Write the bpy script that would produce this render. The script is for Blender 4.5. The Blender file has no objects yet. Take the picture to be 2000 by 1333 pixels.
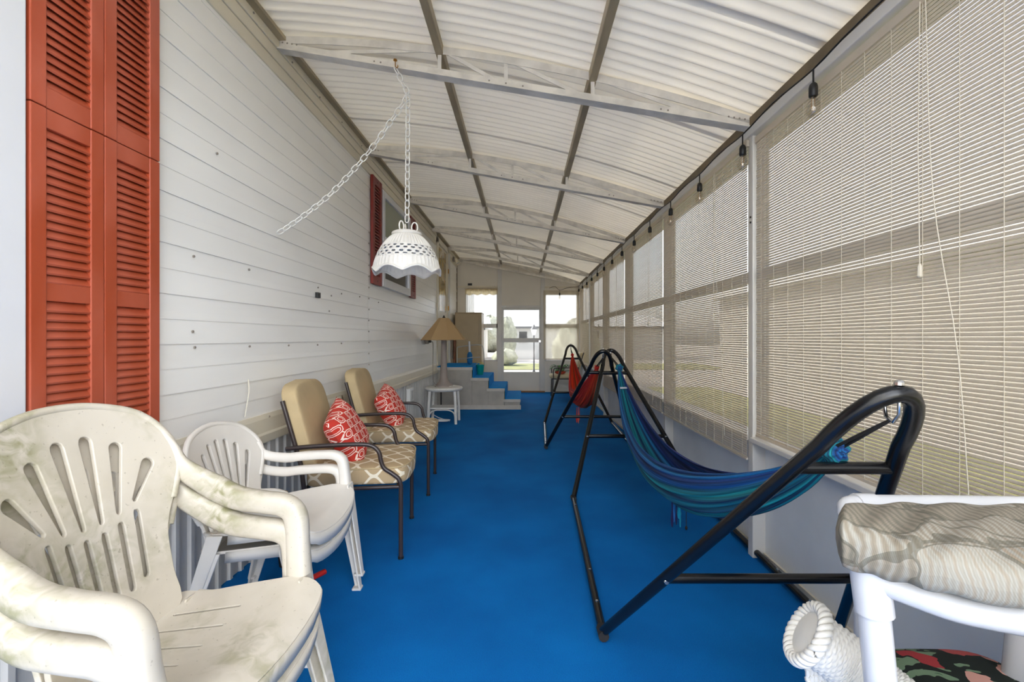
import bpy, bmesh, math, random
from mathutils import Vector, Matrix
from mathutils.geometry import delaunay_2d_cdt

random.seed(7)
scene = bpy.context.scene
COL = scene.collection
PI = math.pi

# ------------------------------------------------------------------ camera
F, VX, VY, CH = 870.0, 1021.0, 661.0, 1.245      # focal length in pixels, vanishing point, camera height
cam_d = bpy.data.cameras.new('camera')
cam = bpy.data.objects.new('camera', cam_d)
COL.objects.link(cam)
cam.location = (0, 0, CH)
cam.rotation_euler = (PI / 2, 0, 0)
cam_d.sensor_width = 36.0
cam_d.lens = F / 2000 * 36
cam_d.shift_x = -(VX - 1000) / 2000
cam_d.shift_y = (VY - 666.5) / 2000
cam_d.clip_start = 0.02
cam_d.clip_end = 300
scene.camera = cam

# ------------------------------------------------------------------ world, sun, exposure
w = bpy.data.worlds.new('sky_world')
scene.world = w
w.use_nodes = True
nt = w.node_tree
for n in list(nt.nodes):
    nt.nodes.remove(n)
sky = nt.nodes.new('ShaderNodeTexSky')
sky.sky_type = 'NISHITA'
sky.sun_disc = False
sky.sun_elevation = math.radians(48)
sky.sun_rotation = math.radians(-51)
sky.air_density = 1.0
sky.dust_density = 2.5
sky.ozone_density = 1.0
hsv = nt.nodes.new('ShaderNodeHueSaturation')
hsv.inputs['Saturation'].default_value = 0.22
bg = nt.nodes.new('ShaderNodeBackground')
bg.inputs['Strength'].default_value = 0.42
out = nt.nodes.new('ShaderNodeOutputWorld')
nt.links.new(sky.outputs[0], hsv.inputs['Color'])
nt.links.new(hsv.outputs[0], bg.inputs[0])
nt.links.new(bg.outputs[0], out.inputs[0])

sun_d = bpy.data.lights.new('sun', 'SUN')
sun_d.energy = 3.0
sun_d.angle = math.radians(1.0)
sun_d.color = (1.0, 0.95, 0.87)
sun = bpy.data.objects.new('sun', sun_d)
COL.objects.link(sun)
sun.rotation_euler = Vector((1.0, -0.80, -1.0)).to_track_quat('-Z', 'Y').to_euler()

scene.view_settings.view_transform = 'Standard'
scene.view_settings.look = 'None'
scene.view_settings.gamma = 1.0
scene.view_settings.use_curve_mapping = False
scene.view_settings.exposure = 2.28
scene.cycles.use_denoising = True
scene.cycles.max_bounces = 12
scene.cycles.diffuse_bounces = 6
scene.cycles.transparent_max_bounces = 16
scene.cycles.sample_clamp_indirect = 8.0

# ------------------------------------------------------------------ helpers
def P(px, py, d):
    """world point seen at photo pixel (px, py) at depth d, used to measure the place"""
    return Vector(((px - VX) * d / F, d, CH - (py - VY) * d / F))

def srgb(r, g, b):
    def f(c):
        c /= 255.0
        return c / 12.92 if c <= 0.04045 else ((c + 0.055) / 1.055) ** 2.4
    return (f(r), f(g), f(b), 1.0)

def newmat(name):
    m = bpy.data.materials.new(name)
    m.use_nodes = True
    return m, m.node_tree, m.node_tree.nodes['Principled BSDF']

def mat(name, col, rough=0.5, metal=0.0, vary=0.0, scale=8.0, col2=None, bump=0.0, bscale=60.0, stretch=None, spec=None, coat=0.0):
    """plain principled material with noise colour variation and fine relief in object space"""
    m, t, b = newmat(name)
    b.inputs['Roughness'].default_value = rough
    b.inputs['Metallic'].default_value = metal
    if spec is not None:
        b.inputs['Specular IOR Level'].default_value = spec
    b.inputs['Coat Weight'].default_value = coat
    b.inputs['Base Color'].default_value = col
    tc = t.nodes.new('ShaderNodeTexCoord')
    mp = t.nodes.new('ShaderNodeMapping')
    t.links.new(tc.outputs['Object'], mp.inputs[0])
    if stretch:
        mp.inputs['Scale'].default_value = stretch
    if vary > 0 or col2:
        n = t.nodes.new('ShaderNodeTexNoise')
        n.inputs['Scale'].default_value = scale
        n.inputs['Detail'].default_value = 5
        t.links.new(mp.outputs[0], n.inputs[0])
        r = t.nodes.new('ShaderNodeValToRGB')
        c2 = col2 or tuple(max(0, c * (1 - vary)) for c in col[:3]) + (1,)
        r.color_ramp.elements[0].color = c2
        r.color_ramp.elements[0].position = 0.35
        r.color_ramp.elements[1].color = col
        r.color_ramp.elements[1].position = 0.62
        t.links.new(n.outputs[0], r.inputs[0])
        t.links.new(r.outputs[0], b.inputs['Base Color'])
    if bump > 0:
        n2 = t.nodes.new('ShaderNodeTexNoise')
        n2.inputs['Scale'].default_value = bscale
        n2.inputs['Detail'].default_value = 3
        t.links.new(mp.outputs[0], n2.inputs[0])
        bp = t.nodes.new('ShaderNodeBump')
        bp.inputs['Strength'].default_value = bump
        bp.inputs['Distance'].default_value = 0.01
        t.links.new(n2.outputs[0], bp.inputs['Height'])
        t.links.new(bp.outputs[0], b.inputs['Normal'])
    return m

class G:
    """small graph builder for math on shader sockets"""
    def __init__(s, t):
        s.t = t
    def m(s, op, a, b=None, c=None):
        n = s.t.nodes.new('ShaderNodeMath')
        n.operation = op
        for i, v in enumerate((a, b, c)):
            if v is None:
                continue
            if isinstance(v, (int, float)):
                n.inputs[i].default_value = v
            else:
                s.t.links.new(v, n.inputs[i])
        return n.outputs[0]
    def xyz(s, which='Object', scale=(1, 1, 1), rot=(0, 0, 0)):
        tc = s.t.nodes.new('ShaderNodeTexCoord')
        mp = s.t.nodes.new('ShaderNodeMapping')
        mp.inputs['Scale'].default_value = scale
        mp.inputs['Rotation'].default_value = rot
        s.t.links.new(tc.outputs[which], mp.inputs[0])
        sp = s.t.nodes.new('ShaderNodeSeparateXYZ')
        s.t.links.new(mp.outputs[0], sp.inputs[0])
        return sp.outputs[0], sp.outputs[1], sp.outputs[2]
    def mix(s, f, a, b):
        n = s.t.nodes.new('ShaderNodeMix')
        n.data_type = 'RGBA'
        s.t.links.new(f, n.inputs['Factor'])
        for k, v in ((6, a), (7, b)):
            if isinstance(v, tuple):
                n.inputs[k].default_value = v
            else:
                s.t.links.new(v, n.inputs[k])
        return n.outputs[2]

class MB:
    """mesh builder: collects geometry, build() links ONE mesh object"""
    def __init__(s):
        s.v, s.f, s.uv = [], [], {}
    def add(s, vs, fs):
        o = len(s.v)
        s.v += [tuple(v) for v in vs]
        s.f += [tuple(i + o for i in f) for f in fs]
        return s
    def box(s, x0, x1, y0, y1, z0, z1):
        vs = [(x, y, z) for z in (z0, z1) for y in (y0, y1) for x in (x0, x1)]
        return s.add(vs, [(0, 2, 3, 1), (4, 5, 7, 6), (0, 1, 5, 4), (2, 6, 7, 3), (0, 4, 6, 2), (1, 3, 7, 5)])
    def bar(s, a, b, wd, th, up=(0, 0, 1)):
        """rectangular bar from a to b; th along up, wd sideways"""
        a, b = Vector(a), Vector(b)
        t = (b - a).normalized()
        u = Vector(up)
        sd = t.cross(u)
        if sd.length < 1e-6:
            sd = t.cross(Vector((1, 0, 0)))
        sd.normalize()
        u = sd.cross(t).normalized()
        vs = []
        for p in (a, b):
            for i, j in ((-1, -1), (1, -1), (1, 1), (-1, 1)):
                vs.append(p + sd * (i * wd / 2) + u * (j * th / 2))
        return s.add(vs, [(0, 1, 2, 3), (4, 7, 6, 5), (0, 4, 5, 1), (1, 5, 6, 2), (2, 6, 7, 3), (3, 7, 4, 0)])
    def tube(s, pts, r, n=8, closed=False, caps=True):
        pts = [Vector(p) for p in pts]
        k = len(pts)
        rs = r if isinstance(r, (list, tuple)) else [r] * k
        tang = []
        for i in range(k):
            if closed:
                t = pts[(i + 1) % k] - pts[i - 1]
            else:
                t = pts[min(i + 1, k - 1)] - pts[max(i - 1, 0)]
            tang.append(t.normalized())
        ref = Vector((0, 0, 1)) if abs(tang[0].z) < 0.9 else Vector((1, 0, 0))
        u = (ref - tang[0] * ref.dot(tang[0])).normalized()
        vs = []
        for i in range(k):
            t = tang[i]
            u = (u - t * u.dot(t))
            if u.length < 1e-6:
                u = t.orthogonal()
            u.normalize()
            w_ = t.cross(u)
            for j in range(n):
                a = 2 * PI * j / n
                vs.append(pts[i] + (u * math.cos(a) + w_ * math.sin(a)) * rs[i])
        fs = []
        for i in range(k if closed else k - 1):
            i2 = (i + 1) % k
            for j in range(n):
                j2 = (j + 1) % n
                fs.append((i * n + j, i * n + j2, i2 * n + j2, i2 * n + j))
        if caps and not closed:
            fs.append(tuple(reversed(range(n))))
            fs.append(tuple((k - 1) * n + j for j in range(n)))
        return s.add(vs, fs)
    def sweep(s, pts, wid, thk, side, n=12, e=2.6, caps=True):
        """superellipse section swept along pts; side = sideways vector(s)"""
        pts = [Vector(p) for p in pts]
        k = len(pts)
        wid = wid if isinstance(wid, (list, tuple)) else [wid] * k
        thk = thk if isinstance(thk, (list, tuple)) else [thk] * k
        side = side if isinstance(side, list) else [side] * k
        vs = []
        for i in range(k):
            t = (pts[min(i + 1, k - 1)] - pts[max(i - 1, 0)]).normalized()
            sd = Vector(side[i])
            sd = (sd - t * sd.dot(t)).normalized()
            nn = sd.cross(t).normalized()
            for j in range(n):
                a = 2 * PI * (j + .5) / n
                c, q = math.cos(a), math.sin(a)
                x = math.copysign(abs(c) ** (2 / e), c) * wid[i] / 2
                y = math.copysign(abs(q) ** (2 / e), q) * thk[i] / 2
                vs.append(pts[i] + sd * x + nn * y)
        fs = []
        for i in range(k - 1):
            for j in range(n):
                j2 = (j + 1) % n
                fs.append((i * n + j, i * n + j2, (i + 1) * n + j2, (i + 1) * n + j))
        if caps:
            fs.append(tuple(reversed(range(n))))
            fs.append(tuple((k - 1) * n + j for j in range(n)))
        return s.add(vs, fs)
    def lathe(s, prof, n=24, c=(0, 0, 0), cap0=True, cap1=True, rot=0.0):
        vs = []
        for r, z in prof:
            for j in range(n):
                a = 2 * PI * j / n + rot
                vs.append((c[0] + r * math.cos(a), c[1] + r * math.sin(a), c[2] + z))
        fs = []
        k = len(prof)
        for i in range(k - 1):
            for j in range(n):
                j2 = (j + 1) % n
                fs.append((i * n + j, i * n + j2, (i + 1) * n + j2, (i + 1) * n + j))
        if cap0:
            fs.append(tuple(reversed(range(n))))
        if cap1:
            fs.append(tuple((k - 1) * n + j for j in range(n)))
        return s.add(vs, fs)
    def grid(s, fn, nu, nv, uv=False):
        o = len(s.v)
        for i in range(nu + 1):
            for j in range(nv + 1):
                u, v = i / nu, j / nv
                s.v.append(tuple(fn(u, v)))
                if uv:
                    s.uv[len(s.v) - 1] = (u, v)
        for i in range(nu):
            for j in range(nv):
                a = o + i * (nv + 1) + j
                s.f.append((a, a + nv + 1, a + nv + 2, a + 1))
        return s
    def mesh(s, name, smooth=None):
        me = bpy.data.meshes.new(name)
        me.from_pydata(s.v, [], s.f)
        me.update()
        if s.uv:
            ul = me.uv_layers.new(name='UVMap')
            for lp in me.loops:
                ul.data[lp.index].uv = s.uv.get(lp.vertex_index, (0, 0))
        if smooth is not None:
            me.shade_smooth()
            me.set_sharp_from_angle(angle=math.radians(smooth))
        return me
    def build(s, name, material, parent=None, smooth=None, bevel=0.0, fix=False):
        me = s.mesh(name, smooth)
        if fix:
            bm = bmesh.new()
            bm.from_mesh(me)
            bmesh.ops.recalc_face_normals(bm, faces=bm.faces)
            bm.to_mesh(me)
            bm.free()
        return link(name, me, material, parent, bevel)

def link(name, me, material, parent=None, bevel=0.0):
    o = bpy.data.objects.new(name, me)
    if material is not None and not me.materials:
        me.materials.append(material)
    COL.objects.link(o)
    if parent is not None:
        o.parent = parent
    if bevel > 0:
        md = o.modifiers.new('bevel', 'BEVEL')
        md.width = bevel
        md.segments = 2
        md.limit_method = 'ANGLE'
    return o

def solidify(o, th, off=0.0, edge=0.0):
    md = o.modifiers.new('solid', 'SOLIDIFY')
    md.thickness = th
    md.offset = off
    if edge:
        b = o.modifiers.new('bevel', 'BEVEL')
        b.width = edge
        b.segments = 2
        b.limit_method = 'ANGLE'
        b.angle_limit = math.radians(50)
        o.modifiers.new('normals', 'WEIGHTED_NORMAL')
    return o

def empty(name, loc=(0, 0, 0), rz=0.0, parent=None):
    o = bpy.data.objects.new(name, None)
    o.empty_display_size = 0.1
    COL.objects.link(o)
    o.location = loc
    o.rotation_euler = (0, 0, rz)
    if parent is not None:
        o.parent = parent
    return o

def tag(o, label, cat, group=None):
    o['label'] = label
    o['category'] = cat
    if group:
        o['group'] = group
    return o

def thing(name, label, cat, loc=(0, 0, 0), rz=0.0, group=None):
    return tag(empty(name, loc, rz), label, cat, group)

def structure(o, label=None):
    o['kind'] = 'structure'
    o['category'] = o.name.split('.')[0].split('_')[0] if o.name.split('_')[0] in ('wall', 'window', 'door', 'trim', 'floor', 'ceiling', 'ground', 'lawn') else o.name.split('.')[0].split('_')[-1]
    if label:
        o['label'] = label
    return o

def copy_tree(o, parent=None):
    c = o.copy()
    COL.objects.link(c)
    if parent is not None:
        c.parent = parent
    for ch in [x for x in bpy.data.objects if x.parent == o]:
        copy_tree(ch, c)
    return c

def smoothpath(pts, n=6):
    """Catmull-Rom through the points"""
    pts = [Vector(p) for p in pts]
    q = [pts[0] * 2 - pts[1]] + pts + [pts[-1] * 2 - pts[-2]]
    res = []
    for i in range(1, len(q) - 2):
        p0, p1, p2, p3 = q[i - 1], q[i], q[i + 1], q[i + 2]
        for k in range(n):
            t = k / n
            res.append(0.5 * ((2 * p1) + (p2 - p0) * t + (2 * p0 - 5 * p1 + 4 * p2 - p3) * t * t + (3 * p1 - p0 - 3 * p2 + p3) * t ** 3))
    res.append(pts[-1])
    return res

def inside(p, poly):
    x, y = p
    r = False
    j = len(poly) - 1
    for i in range(len(poly)):
        xi, yi = poly[i]
        xj, yj = poly[j]
        if (yi > y) != (yj > y) and x < (xj - xi) * (y - yi) / (yj - yi) + xi:
            r = not r
        j = i
    return r

def seg_dist(p, poly):
    best = 9
    px, py = p
    for i in range(len(poly)):
        ax, ay = poly[i - 1]
        bx, by = poly[i]
        dx, dy = bx - ax, by - ay
        L = dx * dx + dy * dy
        t = 0 if L == 0 else max(0, min(1, ((px - ax) * dx + (py - ay) * dy) / L))
        best = min(best, math.hypot(px - ax - t * dx, py - ay - t * dy))
    return best

def shell(outline, holes, fn, step):
    """plate with cut-outs: 2D outline and hole loops triangulated, then bent by fn(s, t)"""
    loops = [outline] + holes
    vs, es = [], []
    for lp in loops:
        o = len(vs)
        vs += [Vector(p) for p in lp]
        es += [(o + i, o + (i + 1) % len(lp)) for i in range(len(lp))]
    xs = [p[0] for p in outline]
    ys = [p[1] for p in outline]
    x = min(xs) + step / 2
    while x < max(xs):
        y = min(ys) + step / 2
        while y < max(ys):
            if inside((x, y), outline) and not any(inside((x, y), h) for h in holes) and min(seg_dist((x, y), lp) for lp in loops) > step * .45:
                vs.append(Vector((x, y)))
            y += step
        x += step
    r = delaunay_2d_cdt([v.to_2d() if len(v) > 2 else v for v in vs], es, [], 0, 1e-5)
    ov, of = r[0], r[2]
    mb = MB()
    mb.v = [tuple(fn(p[0], p[1])) for p in ov]
    for f in of:
        c = sum((ov[i] for i in f), Vector((0, 0))) / len(f)
        if inside(c, outline) and not any(inside(c, h) for h in holes):
            mb.f.append(tuple(f))
    return mb

def smoothloop(pts, n=4):
    k = len(pts)
    res = []
    pts = [Vector(p) for p in pts]
    for i in range(k):
        p0, p1, p2, p3 = pts[i - 1], pts[i], pts[(i + 1) % k], pts[(i + 2) % k]
        for j in range(n):
            t = j / n
            q = 0.5 * ((2 * p1) + (p2 - p0) * t + (2 * p0 - 5 * p1 + 4 * p2 - p3) * t * t + (3 * p1 - p0 - 3 * p2 + p3) * t ** 3)
            res.append((q.x, q.y))
    return res

def slot(x0, y0, x1, y1, w0, w1, n=5):
    """slot from (x0,y0) to (x1,y1) with half widths w0, w1 and round ends"""
    d = Vector((x1 - x0, y1 - y0))
    a = math.atan2(d.y, d.x)
    r = []
    for i in range(n + 1):
        q = a + PI / 2 + PI * i / n
        r.append((x0 + w0 * math.cos(q), y0 + w0 * math.sin(q)))
    for i in range(n + 1):
        q = a - PI / 2 + PI * i / n
        r.append((x1 + w1 * math.cos(q), y1 + w1 * math.sin(q)))
    return r

# ------------------------------------------------------------------ materials
M = {}
M['siding'] = mat('white_aluminium_siding', srgb(242, 240, 235), 0.34, vary=.07, scale=2.2, stretch=(1, .35, 1), bump=.05, bscale=14)
M['siding_old'] = mat('aged_cream_trim', srgb(222, 213, 192), 0.4, vary=.14, scale=3.5, stretch=(1, .3, 1))
M['skirt'] = mat('grey_metal_skirting', srgb(206, 203, 197), 0.45, vary=.2, scale=4, stretch=(1, 1, .4))
M['roof'] = mat('corrugated_aluminium_roof', srgb(242, 235, 220), 0.42, vary=.12, scale=3.0, stretch=(.4, 1, 1))
M['truss'] = mat('white_truss_metal', srgb(226, 221, 211), 0.42, vary=.22, scale=9)
M['purlin'] = mat('tan_metal_purlin', srgb(168, 152, 122), 0.45, vary=.3, scale=7, stretch=(1, .3, 1))
M['beam'] = mat('brown_eave_beam', srgb(112, 96, 70), 0.6, vary=.35, scale=8)
M['white_metal'] = mat('white_painted_metal', srgb(212, 209, 203), 0.35, vary=.06, scale=3)
M['panel'] = mat('pale_wall_panel', srgb(226, 220, 208), 0.5, vary=.06, scale=2, bump=.03, bscale=40)
M['knee'] = mat('grey_kneewall_panel', srgb(226, 227, 226), 0.5, vary=.10, scale=3, bump=.04, bscale=30)
M['shutter'] = mat('rust_red_shutter', srgb(178, 88, 64), 0.42, vary=.30, scale=4, stretch=(1, 1, .5), col2=srgb(160, 66, 34))
M['shutter_dark'] = mat('dark_red_shutter', srgb(128, 34, 24), 0.45, vary=.2, scale=6)
M['plastic'] = None
M['black_steel'] = mat('black_powder_coated_steel', srgb(14, 14, 16), 0.26, bump=.02, bscale=200)
M['chrome'] = mat('chrome', srgb(210, 210, 210), 0.18, metal=1.0)
M['grey_steel'] = mat('pale_steel_tube', srgb(178, 176, 168), 0.3, metal=.6)
M['brown_steel'] = mat('dark_brown_steel', srgb(54, 44, 42), 0.3, bump=.02, bscale=150)
M['tan'] = mat('tan_canvas', srgb(190, 168, 128), 0.9, vary=.12, scale=5, bump=.15, bscale=220)
M['pvc'] = mat('white_pvc', srgb(214, 214, 216), 0.22, vary=.02)
M['wicker'] = mat('white_painted_wicker', srgb(226, 223, 216), 0.5, vary=.08, scale=20)
M['wicker_gap'] = mat('shaded_reed_core', srgb(190, 182, 170), 0.7)
M['lampshade'] = mat('tan_lampshade_linen', srgb(176, 146, 104), 0.85, bump=.1, bscale=300)
M['lampbody'] = mat('grey_plaster_lamp_base', srgb(150, 138, 130), 0.6, vary=.1, scale=12)
M['brass'] = mat('brass', srgb(176, 128, 60), 0.3, metal=.9)
M['black_plastic'] = mat('black_plastic', srgb(20, 20, 20), 0.45)
M['dark'] = mat('dark_rubber', srgb(30, 28, 27), 0.7)
M['wood'] = mat('brown_wood', srgb(120, 66, 34), 0.5, vary=.35, scale=8, stretch=(3, 3, .4))
M['threshold'] = mat('worn_wood_threshold', srgb(150, 104, 66), 0.6, vary=.35, scale=10, stretch=(.5, 3, 1))
M['concrete'] = mat('painted_grey_concrete', srgb(176, 170, 160), 0.75, vary=.16, scale=5, bump=.08, bscale=40)
M['concrete_edge'] = mat('pale_step_nosing', srgb(200, 194, 184), 0.7, vary=.12, scale=8)
M['cabinet'] = mat('beige_cabinet', srgb(178, 156, 118), 0.4, vary=.04)
M['cream_vinyl'] = mat('cream_seat_pad', srgb(206, 190, 152), 0.6, vary=.08, scale=6)
M['green'] = mat('fern_green', srgb(66, 122, 44), 0.5, vary=.4, scale=12)
M['terracotta'] = mat('red_flower', srgb(196, 70, 48), 0.6, vary=.3, scale=30)
M['white_cord'] = mat('white_vinyl_cord', srgb(228, 226, 220), 0.45)
M['grey_cord'] = mat('grey_vinyl_cord', srgb(140, 132, 122), 0.5)
M['string'] = mat('cream_string', srgb(214, 206, 188), 0.8)
M['teal_plastic'] = mat('teal_plastic', srgb(0, 150, 140), 0.35)
M['umbrella_blue'] = mat('blue_umbrella_cloth', srgb(20, 110, 170), 0.7, vary=.35, scale=25)
M['red_plastic'] = mat('red_plastic', srgb(190, 30, 26), 0.4)
M['yellow_plastic'] = mat('yellow_plastic', srgb(200, 196, 60), 0.4)
M['lawn'] = mat('sunlit_lawn', srgb(150, 150, 96), 0.95, vary=.3, scale=2)
M['road'] = mat('pale_concrete_street', srgb(186, 180, 172), 0.9, vary=.08, scale=1)
M['house'] = mat('white_house_wall', srgb(222, 220, 214), 0.7, vary=.04, scale=1)
M['house_roof'] = mat('white_house_roof', srgb(232, 232, 230), 0.5, vary=.04, scale=1)
M['neighbour'] = mat('tan_neighbour_wall', srgb(204, 200, 192), 0.8, vary=.08, scale=1)
M['hedge'] = mat('grey_green_shrub', srgb(178, 178, 154), 0.9, vary=.3, scale=5)  # paled so the washed-out haze outside sits in the colour
M['dark_glass'] = mat('dark_window_glass', srgb(30, 30, 32), 0.08)  # opaque pane, darkness of the unlit room behind put into its colour
M['green_glass'] = mat('window_with_drawn_shade', srgb(132, 138, 112), 0.12, vary=.1, scale=1.5)
M['door_glass'] = mat('amber_door_glass', srgb(170, 140, 70), 0.12, vary=.35, scale=5)
M['lamp_iron'] = mat('grey_iron', srgb(70, 70, 72), 0.6)

def clear_mat(name, tint, gloss=0.06, rough=0.05):
    m = bpy.data.materials.new(name)
    m.use_nodes = True
    t = m.node_tree
    t.nodes.clear()
    o = t.nodes.new('ShaderNodeOutputMaterial')
    tr = t.nodes.new('ShaderNodeBsdfTransparent')
    tr.inputs[0].default_value = tint
    gl = t.nodes.new('ShaderNodeBsdfGlossy')
    gl.inputs['Roughness'].default_value = rough
    mx = t.nodes.new('ShaderNodeMixShader')
    mx.inputs[0].default_value = gloss
    t.links.new(tr.outputs[0], mx.inputs[1])
    t.links.new(gl.outputs[0], mx.inputs[2])
    t.links.new(mx.outputs[0], o.inputs[0])
    return m
M['pane'] = clear_mat('dimmed_vinyl_pane', (.165, .162, .156, 1))  # tint added to dim the daylight behind the blind gaps
M['pane_dimmed'] = clear_mat('dimmed_window_pane', (.22, .228, .24, 1))  # tint added to hold down the bright view outside
M['bulb'] = clear_mat('clear_bulb_glass', (.92, .9, .86, 1), .12, .02)

def slat_mat(name, col, trans, share):
    m = bpy.data.materials.new(name)
    m.use_nodes = True
    t = m.node_tree
    t.nodes.clear()
    o = t.nodes.new('ShaderNodeOutputMaterial')
    d = t.nodes.new('ShaderNodeBsdfDiffuse')
    d.inputs[0].default_value = col
    tr = t.nodes.new('ShaderNodeBsdfTranslucent')
    tr.inputs[0].default_value = trans
    mx = t.nodes.new('ShaderNodeMixShader')
    mx.inputs[0].default_value = share
    t.links.new(d.outputs[0], mx.inputs[1])
    t.links.new(tr.outputs[0], mx.inputs[2])
    t.links.new(mx.outputs[0], o.inputs[0])
    return m
M['slat'] = slat_mat('cream_vinyl_slat', srgb(214, 207, 194), srgb(230, 216, 194), .38)
M['sheer'] = None
# translucency added to the opaque roof metal so it glows and brightens the room
def roof_glow():
    m = M['roof']
    t = m.node_tree
    o = [n for n in t.nodes if n.type == 'OUTPUT_MATERIAL'][0]
    prev = o.inputs[0].links[0].from_socket
    tr = t.nodes.new('ShaderNodeBsdfTranslucent')
    tr.inputs[0].default_value = srgb(240, 230, 208)
    mx = t.nodes.new('ShaderNodeMixShader')
    mx.inputs[0].default_value = .031
    t.links.new(prev, mx.inputs[1])
    t.links.new(tr.outputs[0], mx.inputs[2])
    t.links.new(mx.outputs[0], o.inputs[0])
roof_glow()

# sheer fabric shade: partly see-through cream weave
def sheer(name, see, col):
    m = slat_mat(name, col, col, .6)
    t = m.node_tree
    o = [n for n in t.nodes if n.type == 'OUTPUT_MATERIAL'][0]
    prev = o.inputs[0].links[0].from_socket
    tr = t.nodes.new('ShaderNodeBsdfTransparent')
    mx = t.nodes.new('ShaderNodeMixShader')
    mx.inputs[0].default_value = see
    t.links.new(prev, mx.inputs[1])
    t.links.new(tr.outputs[0], mx.inputs[2])
    t.links.new(mx.outputs[0], o.inputs[0])
    return m
M['sheer'] = sheer('cream_sheer_shade', .42, srgb(226, 216, 194))
M['curtain'] = sheer('white_sheer_curtain', .12, srgb(236, 234, 228))
M['valance'] = sheer('cream_valance_cloth', .0, srgb(226, 210, 172))

# weathered white plastic with grey grime and green algae
def plastic():
    m, t, b = newmat('weathered_white_plastic')
    g = G(t)
    tc = t.nodes.new('ShaderNodeTexCoord')
    def noise(sc, det=6, dist=0):
        n = t.nodes.new('ShaderNodeTexNoise')
        n.inputs['Scale'].default_value = sc
        n.inputs['Detail'].default_value = det
        n.inputs['Distortion'].default_value = dist
        t.links.new(tc.outputs['Object'], n.inputs[0])
        return n.outputs[0]
    def ramp(s, a, bb):
        n = t.nodes.new('ShaderNodeMapRange')
        n.inputs[1].default_value = a
        n.inputs[2].default_value = bb
        t.links.new(s, n.inputs[0])
        return n.outputs[0]
    grime = g.m('MULTIPLY', ramp(noise(5), .45, .75), .45)
    c1 = g.mix(grime, srgb(206, 197, 181), srgb(166, 156, 134))
    alg = g.m('MULTIPLY', g.m('MULTIPLY', ramp(noise(3.2, 3), .46, .64), ramp(noise(22, 8, 1), .38, .66)), .75)
    c2 = g.mix(alg, c1, srgb(128, 126, 76))
    spk = g.m('MULTIPLY', ramp(noise(90, 2), .68, .74), .35)
    c3 = g.mix(spk, c2, srgb(110, 98, 74))
    t.links.new(c3, b.inputs['Base Color'])
    b.inputs['Roughness'].default_value = .42
    return m
M['plastic'] = plastic()
M['plastic_clean'] = mat('white_plastic', srgb(228, 222, 212), .38, vary=.08, scale=5)

# blue carpet
def carpet(name, a, bcol):
    m, t, b = newmat(name)
    g = G(t)
    tc = t.nodes.new('ShaderNodeTexCoord')
    n = t.nodes.new('ShaderNodeTexNoise')
    n.inputs['Scale'].default_value = 1.6
    n.inputs['Detail'].default_value = 6
    t.links.new(tc.outputs['Object'], n.inputs[0])
    n2 = t.nodes.new('ShaderNodeTexNoise')
    n2.inputs['Scale'].default_value = 260
    n2.inputs['Detail'].default_value = 2
    t.links.new(tc.outputs['Object'], n2.inputs[0])
    f = g.m('ADD', g.m('MULTIPLY', n.outputs[0], .7), g.m('MULTIPLY', n2.outputs[0], .5))
    r = t.nodes.new('ShaderNodeValToRGB')
    r.color_ramp.elements[0].position = .38
    r.color_ramp.elements[0].color = a
    r.color_ramp.elements[1].position = .82
    r.color_ramp.elements[1].color = bcol
    t.links.new(f, r.inputs[0])
    t.links.new(r.outputs[0], b.inputs['Base Color'])
    b.inputs['Roughness'].default_value = .95
    b.inputs['Specular IOR Level'].default_value = .15
    bp = t.nodes.new('ShaderNodeBump')
    bp.inputs['Strength'].default_value = .5
    bp.inputs['Distance'].default_value = .004
    t.links.new(n2.outputs[0], bp.inputs['Height'])
    t.links.new(bp.outputs[0], b.inputs['Normal'])
    return m
M['carpet'] = carpet('blue_outdoor_carpet', srgb(0, 84, 152), srgb(4, 116, 192))
M['carpet_step'] = carpet('bright_blue_step_carpet', srgb(0, 112, 186), srgb(6, 140, 214))

# ================================================================== STRUCTURE
XL, XR, XK = -1.527, 1.32, 1.372      # siding face, post inner face, knee wall face
Y0, Y1 = 0.1, 10.3                   # unseen near end, roof cut short to let sky light in; far wall
ZL, ZR, ARCH = 3.10, 2.50, 0.115      # roof at the house wall, at the eave, arch rise

def zroof(x):
    u = (x - XL) / (XR - XL)
    return ZL + (ZR - ZL) * u + ARCH * (1 - (2 * u - 1) ** 2)

# --- floor
fl = MB()
fl.box(-1.62, 1.372, -2.2, 10.33, -.12, 0.0)
structure(fl.build('floor', M['carpet']), 'bright blue outdoor carpet covering the porch floor')

# --- ceiling: corrugated sheets, purlins and trusses
ceil = structure(empty('ceiling', (0, 0, 0)), 'off-white corrugated metal porch roof on slim metal trusses')
PER = 0.0775
sheet_w = PER * 12
ys = Y0
k = 0
while ys < Y1 + .05:
    mb = MB()
    n = 12 * 8 + 3
    top = min(ys + sheet_w + PER * .3, Y1 + .3)
    NX = 20
    def fn(u, v, ys=ys, top=top, k=k):
        y = ys + (top - ys) * u
        x = -1.60 + (1.52 + 1.60) * v
        return (x, y, zroof(x) + .038 + .0175 * math.cos(2 * PI * (y - Y0) / PER) + (k % 2) * .0015)
    mb.grid(fn, n, NX)
    mb.build('roof_sheet', M['roof'], ceil, smooth=60)
    ys += sheet_w
    k += 1
for x in (-.50, .41):
    mb = MB()
    z = zroof(x)
    mb.bar((x, Y0, z - .012), (x, Y1, z - .012), .045, .062)
    mb.build('purlin', M['purlin'], ceil, bevel=.004)
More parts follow.
